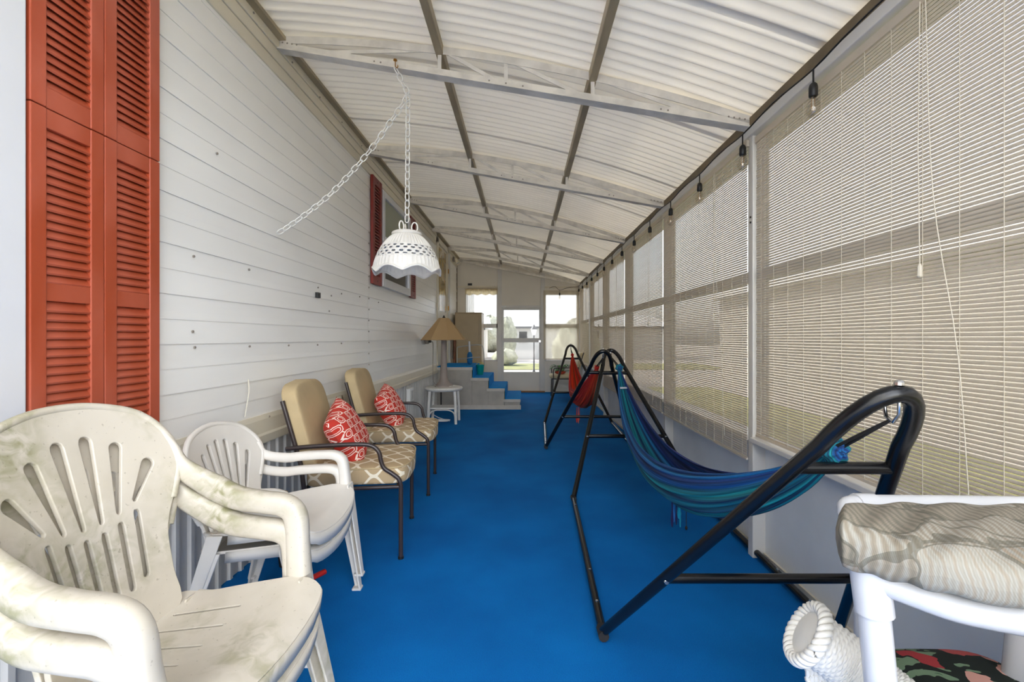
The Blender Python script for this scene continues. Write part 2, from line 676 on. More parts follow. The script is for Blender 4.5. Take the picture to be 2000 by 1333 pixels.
# eave beam on the right, ledger on the left
mb = MB()
mb.box(1.295, 1.345, Y0, Y1, 2.445, 2.505)
mb.build('eave_beam', M['beam'], ceil)
mb = MB()
mb.box(-1.525, -1.455, Y0, Y1, 3.075, 3.098)
mb.build('ledger_channel', M['purlin'], ceil)
mb = MB()
mb.box(1.35, 1.50, Y0, Y1, 2.40, 2.44)
mb.build('gutter', M['white_metal'], ceil)

POSTS = [2.545 + 1.543 * i for i in range(-2, 6)]   # two unseen near ones, then six
def truss(yr):
    tr = empty('truss', (0, 0, 0), 0, ceil)
    yl = yr + .20
    def pt(x, z, dy=0.0):
        u = (x - XL) / (XR - XL)
        return Vector((x, yl + (yr - yl) * u + dy, z))
    def zb(x):
        u = (x - XL) / (XR - XL)
        return 3.035 + (2.447 - 3.035) * u
    xs = [XL + .02 + (XR - .02 - XL - .02) * i / 16 for i in range(17)]
    mb = MB()
    for a, b in zip(xs, xs[1:]):
        mb.bar(pt(a, zroof(a) - .016), pt(b + .002, zroof(b) - .016), .005, .044)
        mb.bar(pt(a, zroof(a) + .006, .018), pt(b + .002, zroof(b) + .006, .018), .040, .004)
    mb.build('top_chord', M['truss'], tr)
    mb = MB()
    a, b = xs[0], xs[-1]
    mb.bar(pt(a, zb(a) + .018), pt(b, zb(b) + .018), .005, .044)
    mb.bar(pt(a, zb(a) - .003, .024), pt(b, zb(b) - .003, .024), .052, .005)
    mb.bar(pt(a, zb(a) - .004, -.010), pt(b, zb(b) - .004, -.010), .020, .008)
    mb.build('bottom_chord', M['truss'], tr)
    T = lambda x: zroof(x) - .02
    B = lambda x: zb(x) + .018
    for x in (-.50, -.10, .41):
        m2 = MB()
        m2.bar(pt(x, B(x), .004), pt(x, T(x), .004), .006, .022, (1, 0, 0))
        m2.build('upright', M['truss'], tr)
    for xa, xb in ((-1.25, -.55), (-.46, -.14), (-.06, .37), (.45, 1.05)):
        xm = (xa + xb) / 2
        m2 = MB()
        if xa < 0:
            m2.bar(pt(xa, T(xa) if xa > -1 else B(xa), .004), pt(xb, B(xb) if xa > -1 else T(xb), .004), .005, .022)
        else:
            m2.bar(pt(xa, T(xa) if xa > .4 else B(xa), .004), pt(xb, B(xb) if xa > .4 else T(xb), .004), .005, .022)
        m2.build('diagonal_strap', M['truss'], tr)
    m2 = MB()
    for bx in list(xs[0] + .03 * i for i in (1, 2, 3, 4)) + list(xs[-1] - .03 * i for i in (1, 2, 3, 4)) + [-.9, -.86, -.1, .0, -.2, .8, .84]:
        c = pt(bx, B(bx) + (.022 if abs(bx) > 1 else 0), -.003)
        m2.add([c + Vector((.006 * math.cos(i * PI / 3), -.003 * (i % 1), .006 * math.sin(i * PI / 3))) for i in range(6)], [tuple(range(6))])
    o = m2.build('rivet_heads', M['grey_cord'], tr)
    o['kind'] = 'stuff'
    return tr
for yr in POSTS[2:]:
    truss(yr if yr < 10.2 else 10.08)
truss(POSTS[1])

# --- wall_left: siding planks
wl = structure(empty('wall_left', (0, 0, 0)), 'white horizontal aluminium siding of the house')
PH = .1085
zs = .785
row = 0
spans = [(-2.0, 4.385), (4.389, 7.87), (9.02, Y1)]
while zs < 2.87:
    z1 = min(zs + PH, 2.885)
    for (a, b) in spans:
        if zs < .70 and a > 7:
            pass
        mb = MB()
        off = .0075 if row % 2 == 0 else .0045
        prof = [(XL - .03, zs), (XL + off, zs), (XL + off, zs + .006), (XL + off - .002, zs + .035), (XL + .001, z1 + .004), (XL - .03, z1 + .004)]
        vs = [(x, y, z) for y in (a, b) for x, z in prof]
        n = len(prof)
        mb.add(vs, [tuple(range(n)), tuple(reversed(range(n, 2 * n)))] + [(i, n + i, n + (i + 1) % n, (i + 1) % n) for i in range(n)])
        mb.build('siding_plank', M['siding'], wl, fix=True)
    zs += PH
    row += 1
for a, b in ((-2.0, 7.77), (9.03, Y1)):
    # top fascia in three folds
    for i, (za, zb_, xa) in enumerate(((2.87, 2.945, .014), (2.948, 3.02, .020), (3.023, 3.092, .028))):
        mb = MB()
        mb.box(XL - .02, XL + xa, a, b, za, zb_)
        mb.build('fascia_strip', M['siding_old'], wl, bevel=.004)
    # flared bottom trim
    mb = MB()
    prof = [(XL - .03, .80), (XL + .016, .80), (XL + .026, .775), (XL + .036, .70), (XL + .050, .69), (XL + .050, .645), (XL - .03, .645)]
    n = len(prof)
    mb.add([(x, y, z) for y in (a, b) for x, z in prof], [tuple(range(n)), tuple(reversed(range(n, 2 * n)))] + [(i, n + i, n + (i + 1) % n, (i + 1) % n) for i in range(n)])
    mb.build('bottom_trim', M['siding_old'], wl, fix=True)
# bent end of the bottom trim behind the patio chairs
mb = MB()
mb.grid(lambda u, v: (XL + .052 + .05 * u * v, 3.28 + .36 * u, .78 - .16 * v - .06 * math.sin(u * 3.0) * v), 8, 4)
o = mb.build('bent_trim_end', M['siding_old'], wl, smooth=60)
solidify(o, .004)
# skirting panels with vertical ribs
y = -2.0
while y < 7.8:
    mb = MB()
    wpan = .36
    prof = []
    for i in range(4):
        yy = y + i * wpan / 4
        prof += [(yy, -.004), (yy + .055, -.004), (yy + .062, .010), (yy + .080, .010), (yy + .087, -.004)]
    prof.append((y + wpan, -.004))
    m_ = len(prof)
    vs = [(XL + .012 + dx, yy, z) for z in (0.0, .66) for yy, dx in prof]
    mb.add(vs, [(i, i + 1, m_ + i + 1, m_ + i) for i in range(m_ - 1)])
    o = mb.build('skirting_panel', M['skirt'], wl)
    solidify(o, .003)
    y += wpan
mb = MB()
mb.box(-1.66, XL - .01, -2.0, Y1, -.1, 3.12)
mb.build('wall_core', M['skirt'], wl)
mb = MB()
mb.box(XL - .002, XL + .016, 10.262, 10.30, .0, 3.08)
mb.build('corner_strip', M['beam'], wl)
# seam cover with nail dots and scattered nail heads
nl = MB()
rnd = random.Random(3)
for px, py in ((419, 300), (373, 501), (482, 527), (375, 679), (371, 648), (483, 677), (560, 675), (617, 674), (664, 671), (618, 562), (644, 578), (664, 574), (640, 608), (737, 591), (700, 580), (509, 814), (346, 882), (485, 25), (562, 122), (617, 190), (661, 239), (700, 285)):
    d = -XL * F / (VX - px)
    c = P(px, py, d)
    c.x = XL + (.03 if c.z > 2.9 else .013)
    if c.z < .8:
        c.x = XL + .05
    nl.lathe([(.006, -.003), (.006, .003)], 8, (0, 0, 0))
    for i in range(len(nl.v) - 16, len(nl.v)):
        vx, vy, vz = nl.v[i]
        nl.v[i] = (c.x + vz, c.y + vx, c.z + vy)
for i in range(14):
    nl.box(XL + .009, XL + .014, 4.383, 4.393, .86 + i * .1085 + .01, .875 + i * .1085 + .01)
o = nl.build('nail_heads', M['grey_cord'], wl)
o['kind'] = 'stuff'

# --- wall_right: posts, header, sills, knee panels
wr = structure(empty('wall_right', (0, 0, 0)), 'window wall of white metal posts above grey knee panels')
for i, yp in enumerate(POSTS):
    mb = MB()
    mb.box(XR - .02, XR + .075, yp - .027, yp + .027, 0, 2.447)
    p = mb.build('post', M['white_metal'], wr, bevel=.004)
    m2 = MB()
    for zz in (1.905, 1.935):
        m2.lathe([(.006, 0), (.006, .004), (.003, .006)], 8, (0, 0, 0))
        for q in range(len(m2.v) - 24, len(m2.v)):
            vx, vy, vz = m2.v[q]
            m2.v[q] = (XR - .02 - vz, yp - .006 + vx, zz + vy)
    m2.build('screw_heads', M['dark'], p)
mb = MB()
mb.box(XR - .035, XR + .09, Y0, Y1, 2.392, 2.445)
mb.build('header_rail', M['white_metal'], wr, bevel=.004)
for i in range(len(POSTS) - 1):
    a, b = POSTS[i] + .024, POSTS[i + 1] - .024
    mb = MB()
    mb.box(XK, XK + .03, a, b, .0, .66)
    mb.build('knee_panel', M['knee'], wr)
    mb = MB()
    mb.box(XR - .035, XK + .05, a, b, .655, .685)
    mb.build('sill', M['white_metal'], wr, bevel=.005)
    mb = MB()
    mb.box(XK - .012, XK, a, b, 0.0, .03)
    mb.build('base_strip', M['siding_old'], wr)
    # window: frame, middle rail and two vinyl panes
    wn = structure(empty('window_%d' % (i + 1), (0, 0, 0)), 'tall two-part porch window, ' + ('bay without a blind before the first one', 'first bay', 'second bay', 'third bay', 'fourth bay', 'fifth bay', 'last bay')[i] + ' along the window wall')
    mb = MB()
    mb.box(XR + .03, XR + .06, a, b, 1.575, 1.640)
    mb.build('middle_rail', M['white_metal'], wn)
    for (za, zb_) in ((.685, 1.575), (1.640, 2.395)):
        mb = MB()
        mb.box(XR + .030, XR + .055, a, a + .028, za, zb_)
        mb.build('sash_stile', M['white_metal'], wn)
        mb = MB()
        mb.box(XR + .030, XR + .055, b - .028, b, za, zb_)
        mb.build('sash_stile', M['white_metal'], wn)
        mb = MB()
        mb.add([(XR + .042, a + .02, za), (XR + .042, b - .02, za), (XR + .042, b - .02, zb_), (XR + .042, a + .02, zb_)], [(0, 1, 2, 3)])
        mb.build('pane', M['pane'], wn)

# --- wall_back: far wall with door and two windows
S = F / Y1
def fx(px): return (px - VX) / S
def fz(py): return CH - (py - VY) / S
wb = structure(empty('wall_back', (0, 0, 0)), 'far end wall of pale grey panels around a screen door')
def wpanel(name, x0, x1, z0, z1, y0=Y1, y1=Y1 + .04, m='panel'):
    mb = MB()
    mb.box(x0, x1, y0, y1, z0, z1)
    return mb.build(name, M[m], wb)
def toppanel(x0, x1, z0):
    mb = MB()
    n = 5
    vs, fs = [], []
    for i in range(n + 1):
        x = x0 + (x1 - x0) * i / n
        for y_ in (Y1, Y1 + .04):
            vs += [(x, y_, z0), (x, y_, zroof(x) + .03)]
    for i in range(n):
        a = i * 4
        fs += [(a, a + 4, a + 5, a + 1), (a + 2, a + 3, a + 7, a + 6), (a, a + 2, a + 6, a + 4), (a + 1, a + 5, a + 7, a + 3)]
    fs += [(0, 1, 3, 2), (n * 4, n * 4 + 2, n * 4 + 3, n * 4 + 1)]
    mb.add(vs, fs)
    return mb.build('wall_panel', M['panel'], wb)
wx0, wx1 = fx(909), fx(972)
dx0, dx1 = fx(980), fx(1056)
vx0, vx1 = fx(1064), fx(1128)
WT, WM0, WM1, WB = fz(566), fz(641), fz(633), fz(706)
toppanel(XL, fx(972), WT)
toppanel(fx(980), fx(1056), fz(598))
toppanel(fx(1064), XR + .06, fz(574))
wpanel('wall_panel', XL, wx0, 0, WT)
wpanel('wall_panel', wx0, wx1, 0, WB)
wpanel('wall_panel', vx0, XR + .06, 0, fz(706))
wpanel('wall_panel', vx1, XR + .06, fz(706), fz(574))
for a, b in ((972, 980), (1056, 1064)):
    x0, x1 = fx(a), fx(b)
    mb = MB()
    mb.box(x0, x1, Y1 - .02, Y1 + .05, 0, zroof((x0 + x1) / 2) + .02)
    mb.build('door_post', M['white_metal'], wb, bevel=.004)
mb = MB()
mb.box(XL, fx(972), Y1 - .012, Y1, fz(562), fz(559))
mb.build('panel_seam', M['siding_old'], wb)
mb = MB()
mb.box(fx(1064), XR, Y1 - .012, Y1, fz(563), fz(560))
mb.build('panel_seam', M['siding_old'], wb)
for idx, (x0, x1, ztop) in ((8, (wx0, wx1, WT)), (9, (vx0, vx1, fz(574)))):
    wn = structure(empty('window_%d' % idx, (0, 0, 0)), 'two-part window in the far end wall ' + ('behind the beige cabinet' if idx == 8 else 'beside the far hammock stand'))
    for (za, zb_) in ((WB, WB + .03), (WM0, WM1), (ztop - .03, ztop)):
        mb = MB()
        mb.box(x0, x1, Y1 + .0, Y1 + .035, za, zb_)
        mb.build('rail', M['white_metal'], wn)
    for xx in (x0, x1 - .025):
        mb = MB()
        mb.box(xx, xx + .025, Y1 + .0, Y1 + .035, WB, ztop)
        mb.build('stile', M['white_metal'], wn)
    for (za, zb_) in ((WB + .03, WM0), (WM1, ztop - .03)):
        mb = MB()
        mb.add([(x0, Y1 + .02, za), (x1, Y1 + .02, za), (x1, Y1 + .02, zb_), (x0, Y1 + .02, zb_)], [(0, 1, 2, 3)])
        mb.build('pane', M['pane_dimmed'], wn)
# screen door
dr = structure(empty('door_1', (0, 0, 0)), 'pale aluminium storm door with two glass panes')
zt, z1a, z1b, z2a, z2b = fz(601), fz(606), fz(661), fz(669), fz(727)
yd0, yd1 = Y1 - .005, Y1 + .03
for nm, (a, b, c, d_) in (('stile', (dx0, fx(984), 0.02, zt)), ('stile', (fx(1053), dx1, 0.02, zt)), ('rail', (fx(984), fx(1053), z1a, zt)), ('middle_rail', (fx(984), fx(1053), z2a, z1b)), ('kick_panel', (fx(984), fx(1053), .02, z2b))):
    mb = MB()
    mb.box(a, b, yd0, yd1, c, d_)
    mb.build(nm, M['panel'] if nm == 'kick_panel' else M['white_metal'], dr, bevel=.003)
for a, b in ((z1b, z1a), (z2b, z2a)):
    mb = MB()
    mb.add([(fx(984), Y1 + .012, a), (fx(1053), Y1 + .012, a), (fx(1053), Y1 + .012, b), (fx(984), Y1 + .012, b)], [(0, 1, 2, 3)])
    mb.build('pane', M['pane_dimmed'], dr)
mb = MB()
mb.box(dx0 - .01, dx1 + .01, Y1 - .03, Y1 + .04, zt, zt + .045)
mb.build('head_frame', M['white_metal'], dr)
mb = MB()
mb.box(fx(979), fx(989), Y1 - .05, Y1 - .03, fz(601), fz(598.5))
mb.build('door_closer', M['pvc'], dr)
mb = MB()
mb.box(fx(1052), fx(1056), Y1 - .045, Y1 - .005, fz(669), fz(665))
mb.build('handle', M['chrome'], dr)
mb = MB()
mb.box(fx(984), fx(1053), Y1 - .02, Y1 - .006, z2b - .02, z2b - .01)
mb.build('panel_ridge', M['white_metal'], dr)
mb = MB()
mb.box(fx(972), fx(1064), Y1 - .10, Y1 + .02, 0.0, .028)
structure(mb.build('trim_1', M['threshold']), 'worn brown wooden threshold under the far door')

# --- house door on the left wall above the steps
d2 = structure(empty('door_2', (0, 0, 0)), 'cream house door with amber glass above the step landing')
mb = MB()
mb.box(XL - .02, XL + .004, 7.96, 8.92, .75, 2.95)
mb.build('door_slab', M['siding_old'], d2)
for a, b, c, d_ in ((7.87, 7.96, .75, 3.03), (8.92, 9.02, .75, 3.03), (7.87, 9.02, 2.95, 3.05)):
    mb = MB()
    mb.box(XL - .02, XL + .03, a, b, c, d_)
    mb.build('door_frame', M['siding_old'], d2, bevel=.004)
mb = MB()
mb.box(XL, XL + .012, 8.10, 8.78, 1.75, 2.90)
mb.build('door_pane', M['door_glass'], d2)
for zz in (2.54, 1.80):
    mb = MB()
    mb.box(XL + .028, XL + .045, 8.915, 8.965, zz, zz + .09)
    mb.build('hinge', M['brass'], d2)
# storm door swung back against the far side
mb = MB()
mb.box(XL + .03, XL + .06, 8.955, 9.02, .76, 2.94)
mb.build('storm_door_edge', M['white_metal'], d2)

# --- near house window frame at the left picture edge
wn = structure(empty('window_11', (0, 0, 0)), 'white framed house window beside the tall red shutters')
for a, b, c, d_ in ((1.24, 1.335, .95, 2.80), (-.2, 1.24, .95, 1.03), (-.2, 1.24, 2.72, 2.80), (-.2, -.12, 1.03, 2.72)):
    mb = MB()
    mb.box(XL - .01, XL + .04, a, b, c, d_)
    mb.build('frame', M['pvc'], wn, bevel=.004)
mb = MB()
mb.box(XL, XL + .018, -.12, 1.24, 1.03, 2.72)
mb.build('pane', M['dark_glass'], wn)

# --- far house window with shutters
wn = structure(empty('window_10', (0, 0, 0)), 'white framed house window with half-drawn shade')
wa, wb_, wz0, wz1 = 4.74, 5.90, 1.80, 2.83
for a, b, c, d_ in ((wa, wa + .07, wz0, wz1), (wb_ - .07, wb_, wz0, wz1), (wa + .07, wb_ - .07, wz0, wz0 + .09), (wa + .07, wb_ - .07, wz1 - .07, wz1), (wa + .07, wb_ - .07, 2.30, 2.345)):
    mb = MB()
    mb.box(XL, XL + .045, a, b, c, d_)
    mb.build('frame', M['pvc'], wn, bevel=.004)
mb = MB()
mb.box(XL, XL + .022, wa + .07, wb_ - .07, 2.345, wz1 - .07)
mb.build('pane', M['green_glass'], wn)
mb = MB()
mb.box(XL, XL + .018, wa + .07, wb_ - .07, wz0 + .09, 2.30)
mb.build('pane', M['dark_glass'], wn)

# ================================================================== OUTSIDE
gr = MB()
gr.box(-40, 60, -30, 90, -.30, -.14)
structure(gr.build('ground', M['road']), 'pale ground outside the porch')
mb = MB()
mb.box(1.6, 5.2, -8, 12.5, -.14, -.125)
structure(mb.build('lawn', M['lawn']), 'strip of dry lawn beside the porch')
mb = MB()
mb.box(-8, 9, 19.5, 24.0, -.14, -.115)
structure(mb.build('verge_lawn', M['lawn']), 'dry grass verge across the street')
# house volume on the left, its unseen height and far length stretched to block sun
mb = MB()
mb.box(-9, -1.66, -8, 13.5, -.14, 5.2)
mb.build('house_wall', M['siding'])
structure(bpy.data.objects['house_wall'], 'side of the house the porch leans on')

def house(name, label, x0, x1, y0, y1, zw, zr, wmat, wins=()):
    h = thing(name, label, 'house')
    mb = MB()
    mb.box(x0, x1, y0, y1, -.14, zw)
    mb.build('wall', M[wmat], h)
    mb = MB()
    xm = (x0 + x1) / 2
    e = .35
    vs = [(x0 - e, y0 - e, zw - .04), (x1 + e, y0 - e, zw - .04), (x1 + e, y1 + e, zw - .04), (x0 - e, y1 + e, zw - .04), (x0 - e, (y0 + y1) / 2, zr), (x1 + e, (y0 + y1) / 2, zr)]
    mb.add(vs, [(0, 1, 5, 4), (2, 3, 4, 5), (0, 4, 3), (1, 2, 5), (0, 3, 2, 1)])
    mb.build('roof', M['house_roof'], h)
    mb = MB()
    mb.box(x0 - e, x1 + e, y0 - e - .02, y0 - e, zw - .16, zw - .02)
    mb.build('fascia', M['lamp_iron'], h)
    for (a, b, c, d_) in wins:
        mb = MB()
        mb.box(a, b, y0 - .03, y0, c, d_)
        wnd = mb.build('window', M['white_metal'], h)
        mb = MB()
        mb.box(a + .06, b - .06, y0 - .04, y0 - .03, c + .06, d_ - .06)
        mb.build('pane', M['dark_glass'], wnd)
    return h
house('white_house', 'white single-storey house with a white roof seen through the far door', -.6, 9.5, 30, 38, 2.05, 3.0, 'house', ((-.3, .35, .9, 1.75), (4, 5.2, .9, 1.75)))
house('neighbour_house', 'tan house showing faintly through the slatted blinds', 6.2, 14, -6, 14, 2.5, 3.6, 'neighbour', ())
house('gabled_house', 'pale house with trees behind it in the far window beside the cabinet', -9, -2.6, 27, 33, 1.9, 2.7, 'house', ((-4.3, -3.4, .7, 1.5),))
def shrub(name, label, c, rx, rz, seed, n=16):
    mb = MB()
    rnd = random.Random(seed)
    ph = [rnd.uniform(0, 6) for _ in range(6)]
    def fn(u, v):
        a, b = 2 * PI * u, PI * (v - .5)
        r = 1 + .10 * math.sin(5 * a + ph[0]) * math.cos(4 * b + ph[1]) + .08 * math.sin(9 * a + ph[2] + 6 * b)
        return (c[0] + rx * r * math.cos(a) * math.cos(b), c[1] + rx * r * math.sin(a) * math.cos(b), c[2] + rz * (1 + r * math.sin(b)))
    mb.grid(fn, n * 2, n)
    o = mb.build(name, M['hedge'], None, smooth=180)
    return tag(o, label, 'shrub')
shrub('conifer', 'tall rounded evergreen left of the white house', (-.95, 27, -.14), .55, 1.30, 1)
shrub('round_shrub', 'low round shrub in front of the white house', (-.9, 22.5, -.14), .62, .42, 2)
shrub('leafy_shrub', 'big loose shrub behind the sheer shade of the far window', (1.75, 14.5, -.14), .75, .95, 3)
shrub('bare_tree', 'dry tree crown above the roofs in the far left window', (-3.2, 45, -.14), 2.0, 1.75, 4)
lp = thing('lamp_post', 'slim garden lamp post with lantern seen through the far door', 'lamp post', (.46, 18.3, -.14))
mb = MB()
mb.lathe([(.06, 0), (.05, .05), (.03, .1), (.025, 1.45), (.04, 1.5)], 8)
mb.build('pole', M['lamp_iron'], lp)
mb = MB()
mb.lathe([(.06, 1.5), (.13, 1.75)], 6)
mb.build('lantern_glass', M['house_roof'], lp)
mb = MB()
mb.lathe([(.16, 1.75), (.05, 1.88), (.015, 1.95)], 6)
mb.build('lantern_cap', M['lamp_iron'], lp)

# ================================================================== BLINDS
BLIND_LABELS = [
    'wide cream slatted blind in the bay beside the tilted black hammock stand arch',
    'cream slatted blind hanging below its sill behind the middle of the blue hammock',
    'cream slatted blind behind the far arch of the blue hammock stand',
    'cream slatted blind beside the orange hammock, fourth bay along the window wall',
    'narrow-looking cream slatted blind, fifth bay along the window wall',
    'cream slatted blind in the last bay before the far end wall']
PITCH, SLAT = .0136, .0106
def make_blind(i, a, b, zbot, xb, single):
    t = thing('slatted_blind', BLIND_LABELS[i], 'blind', (xb, (a + b) / 2, zbot), 0, 'roll-up blinds along the window wall')
    L = (b - a) / 2
    H = 2.385 - zbot
    n = int((H - .05) / PITCH)
    sl = MB()
    prof = [(0.0, -SLAT / 2), (.0016, -SLAT / 4), (.0016, SLAT / 4), (0.0, SLAT / 2), (-.0012, SLAT / 4), (-.0012, -SLAT / 4)]
    k = len(prof)
    sl.add([(x, y, z) for y in (-L, L) for x, z in prof], [tuple(range(k)), tuple(reversed(range(k, 2 * k)))] + [(q, k + q, k + (q + 1) % k, (q + 1) % k) for q in range(k)])
    if single:
        me = sl.mesh('slat')
        rnd = random.Random(i)
        for q in range(n):
            o = link('slat', me, M['slat'], t)
            o.location = (0, rnd.uniform(-.003, .003), .012 + q * PITCH)
    else:
        mb = MB()
        for q in range(n):
            mb.add([(x, y, z + .012 + q * PITCH) for x, y, z in sl.v], sl.f)
        o = mb.build('slat_rows', M['slat'], t)
        o['kind'] = 'stuff'
    mb = MB()
    mb.box(-.006, .010, -L - .006, L + .006, H - .045, H - .01)
    mb.build('head_rail', M['slat'], t)
    mb = MB()
    mb.bar((0, -L, 0), (0, L, 0), .012, .012)
    mb.build('bottom_rail', M['slat'], t)
    for q in range(12):
        yy = -L + .05 + (2 * L - .1) * q / 11
        mb = MB()
        mb.bar((-.003, yy, 0), (-.003, yy, H - .02), .0016, .0016, (1, 0, 0))
        mb.build('warp_string', M['string'], t)
    yc = -L + .42
    mb = MB()
    mb.tube([(-.012, yc, H - .04), (-.014, yc + .005, H * .7), (-.012, yc, H * .45)], .0018, 5)
    c = mb.build('pull_cord', M['string'], t)
    mb = MB()
    mb.lathe([(.003, .03), (.007, .02), (.008, -.01), (.004, -.015)], 8, (-.012, yc, H * .45))
    mb.build('cord_tassel', M['string'], c)
    mb = MB()
    mb.tube(smoothpath([(-.012, yc - .02, H - .04), (-.016, yc - .05, H * .6), (-.016, yc - .13, H * .3), (-.012, yc - .16, .08)], 5), .0016, 5)
    mb.build('lift_cord', M['string'], t)
    return t
for i in range(6):
    a, b = POSTS[i + 1] + (.034 if i in (0, 4, 5) else .0), POSTS[i + 2] - (.05 if i in (0, 4, 5) else .035)
    zb = (.70, .555, .56, .50, .69, .69)[i]
    make_blind(i, a, b, zb, XR - .010 if i in (0, 4, 5) else XR - .038, i < 2)

# far-wall shades
t = thing('window_screen', 'cream sheer shade covering the window beside the far door', 'shade', (0, Y1 - .03, 0))
mb = MB()
mb.grid(lambda u, v: (vx0 - .03 + (vx1 - vx0 + .05) * u, .006 * math.sin(u * 30), fz(702) + (fz(568) - fz(702)) * v), 40, 4)
mb.build('shade_cloth', M['sheer'], t, smooth=180)
mb = MB()
mb.bar((vx0 - .03, -.005, fz(702)), (vx1 + .02, -.005, fz(702)), .014, .02)
mb.build('hem_bar', M['slat'], t)
t = thing('window_valance', 'cream scalloped valance at the top of the window above the cabinet', 'valance', (0, Y1 - .03, 0))
mb = MB()
mb.grid(lambda u, v: (wx0 + (wx1 - wx0) * u, .01 * math.sin(u * 40), fz(564) - (fz(575) - fz(564)) * -1 * (1 - v) * (1.0 + .22 * abs(math.sin(u * PI * 4)))), 48, 3)
mb.build('valance_cloth', M['valance'], t, smooth=180)
mb = MB()
mb.bar((wx0 - .02, 0, fz(564)), (wx1, 0, fz(564)), .02, .02)
mb.build('rod', M['slat'], t)
t = tag(None or MB().grid(lambda u, v: (wx0 + .21 * u, Y1 - .022 + .012 * math.sin(u * 25), fz(700) + (fz(574) - fz(700)) * v), 24, 3).build('sheer_curtain', M['curtain'], None, smooth=180), 'white sheer curtain strip at the wall side of the cabinet window', 'curtain')

# ================================================================== TALL NEAR SHUTTERS
def shutter(name, label, y0, y1, zbot, ztop, mids, mt, pitch, group, splits=()):
    """louvred shutter on the left wall; mids = list of (z0, z1) solid rails"""
    t = thing(name, label, 'shutter', (XL + .012, (y0 + y1) / 2, zbot), 0, group)
    hw = (y1 - y0) / 2
    H = ztop - zbot
    st = hw * 2 * (.20)
    for s_ in (-1, 1):
        lo, hi = sorted((s_ * hw, s_ * (hw - st)))
        cuts = [0] + [z - zbot for z in splits] + [H]
        for c0, c1 in zip(cuts, cuts[1:]):
            mb = MB()
            mb.box(0, .028, lo, hi, c0 + .0015, c1 - .0015)
            mb.build('stile', mt, t, bevel=.003)
    zr = [(a - zbot, b - zbot) for a, b in mids]
    for a, b in zr:
        mb = MB()
        mb.box(0, .025, -hw + st, hw - st, a, b)
        r = mb.build('rail', mt, t, bevel=.002)
        if pitch > .03:
            for yy in (0,):
                m2 = MB()
                m2.lathe([(.006, 0), (.005, .003), (.002, .004)], 8)
                m2.v = [(.025 + z, yy + x, (a + b) / 2 + y) for x, y, z in m2.v]
                m2.build('screw', M['dark'], r)
    mb = MB()
    mb.box(.0, .003, -hw + st, hw - st, 0, H)
    mb.build('back_board', mt, t)
    L = hw - st
    sm = MB()
    th = .006
    ph = pitch * 1.25
    vs = []
    for yy in (-L, L):
        vs += [(.023, yy, -ph / 2), (.023 + th * .5, yy, -ph / 2 + th), (.006, yy, ph / 2), (.004, yy, ph / 2 - th)]
    sm.add(vs, [(0, 1, 2, 3), (7, 6, 5, 4), (0, 4, 5, 1), (1, 5, 6, 2), (2, 6, 7, 3), (3, 7, 4, 0)])
    me = sm.mesh('slat')
    edges = [0] + [v for r in zr for v in r] + [H]
    for q in range(0, len(edges), 2):
        a, b = edges[q], edges[q + 1]
        z = a + pitch * .55
        while z < b - pitch * .3:
            o = link('slat', me, mt, t)
            o.location = (0, 0, z)
            z += pitch
    return t
# px 12-150 and 150-280: rails measured in the photo
def zat(py, d): return CH - (py - VY) * d / F
for name, lab, (ya, yb), dd in (
        ('louvred_shutter', 'tall rust-red louvred shutter at the picture edge, next to the white window frame', (1.345, 1.583), 1.46),
        ('louvred_shutter', 'tall rust-red louvred shutter on the plain siding side of the pair', (1.586, 1.826), 1.70)):
    zs_ = 1.966
    shutter(name, lab, ya, yb, .85, 2.80, [(.85, .93), (1.362, 1.419), (zs_ - .062, zs_ - .0015), (zs_ + .0015, zs_ + .066), (2.72, 2.80)], M['shutter'], .0285, 'tall near shutters', (zs_,))
shutter('louvred_shutter', 'narrow dark red shutter on the near side of the house window', 4.43, 4.715, 1.79, 2.88, [(1.79, 1.87), (2.80, 2.88)], M['shutter_dark'], .031, 'far window shutters')
shutter('louvred_shutter', 'narrow dark red shutter on the far side of the house window', 5.925, 6.20, 1.79, 2.88, [(1.79, 1.87), (2.80, 2.88)], M['shutter_dark'], .031, 'far window shutters')

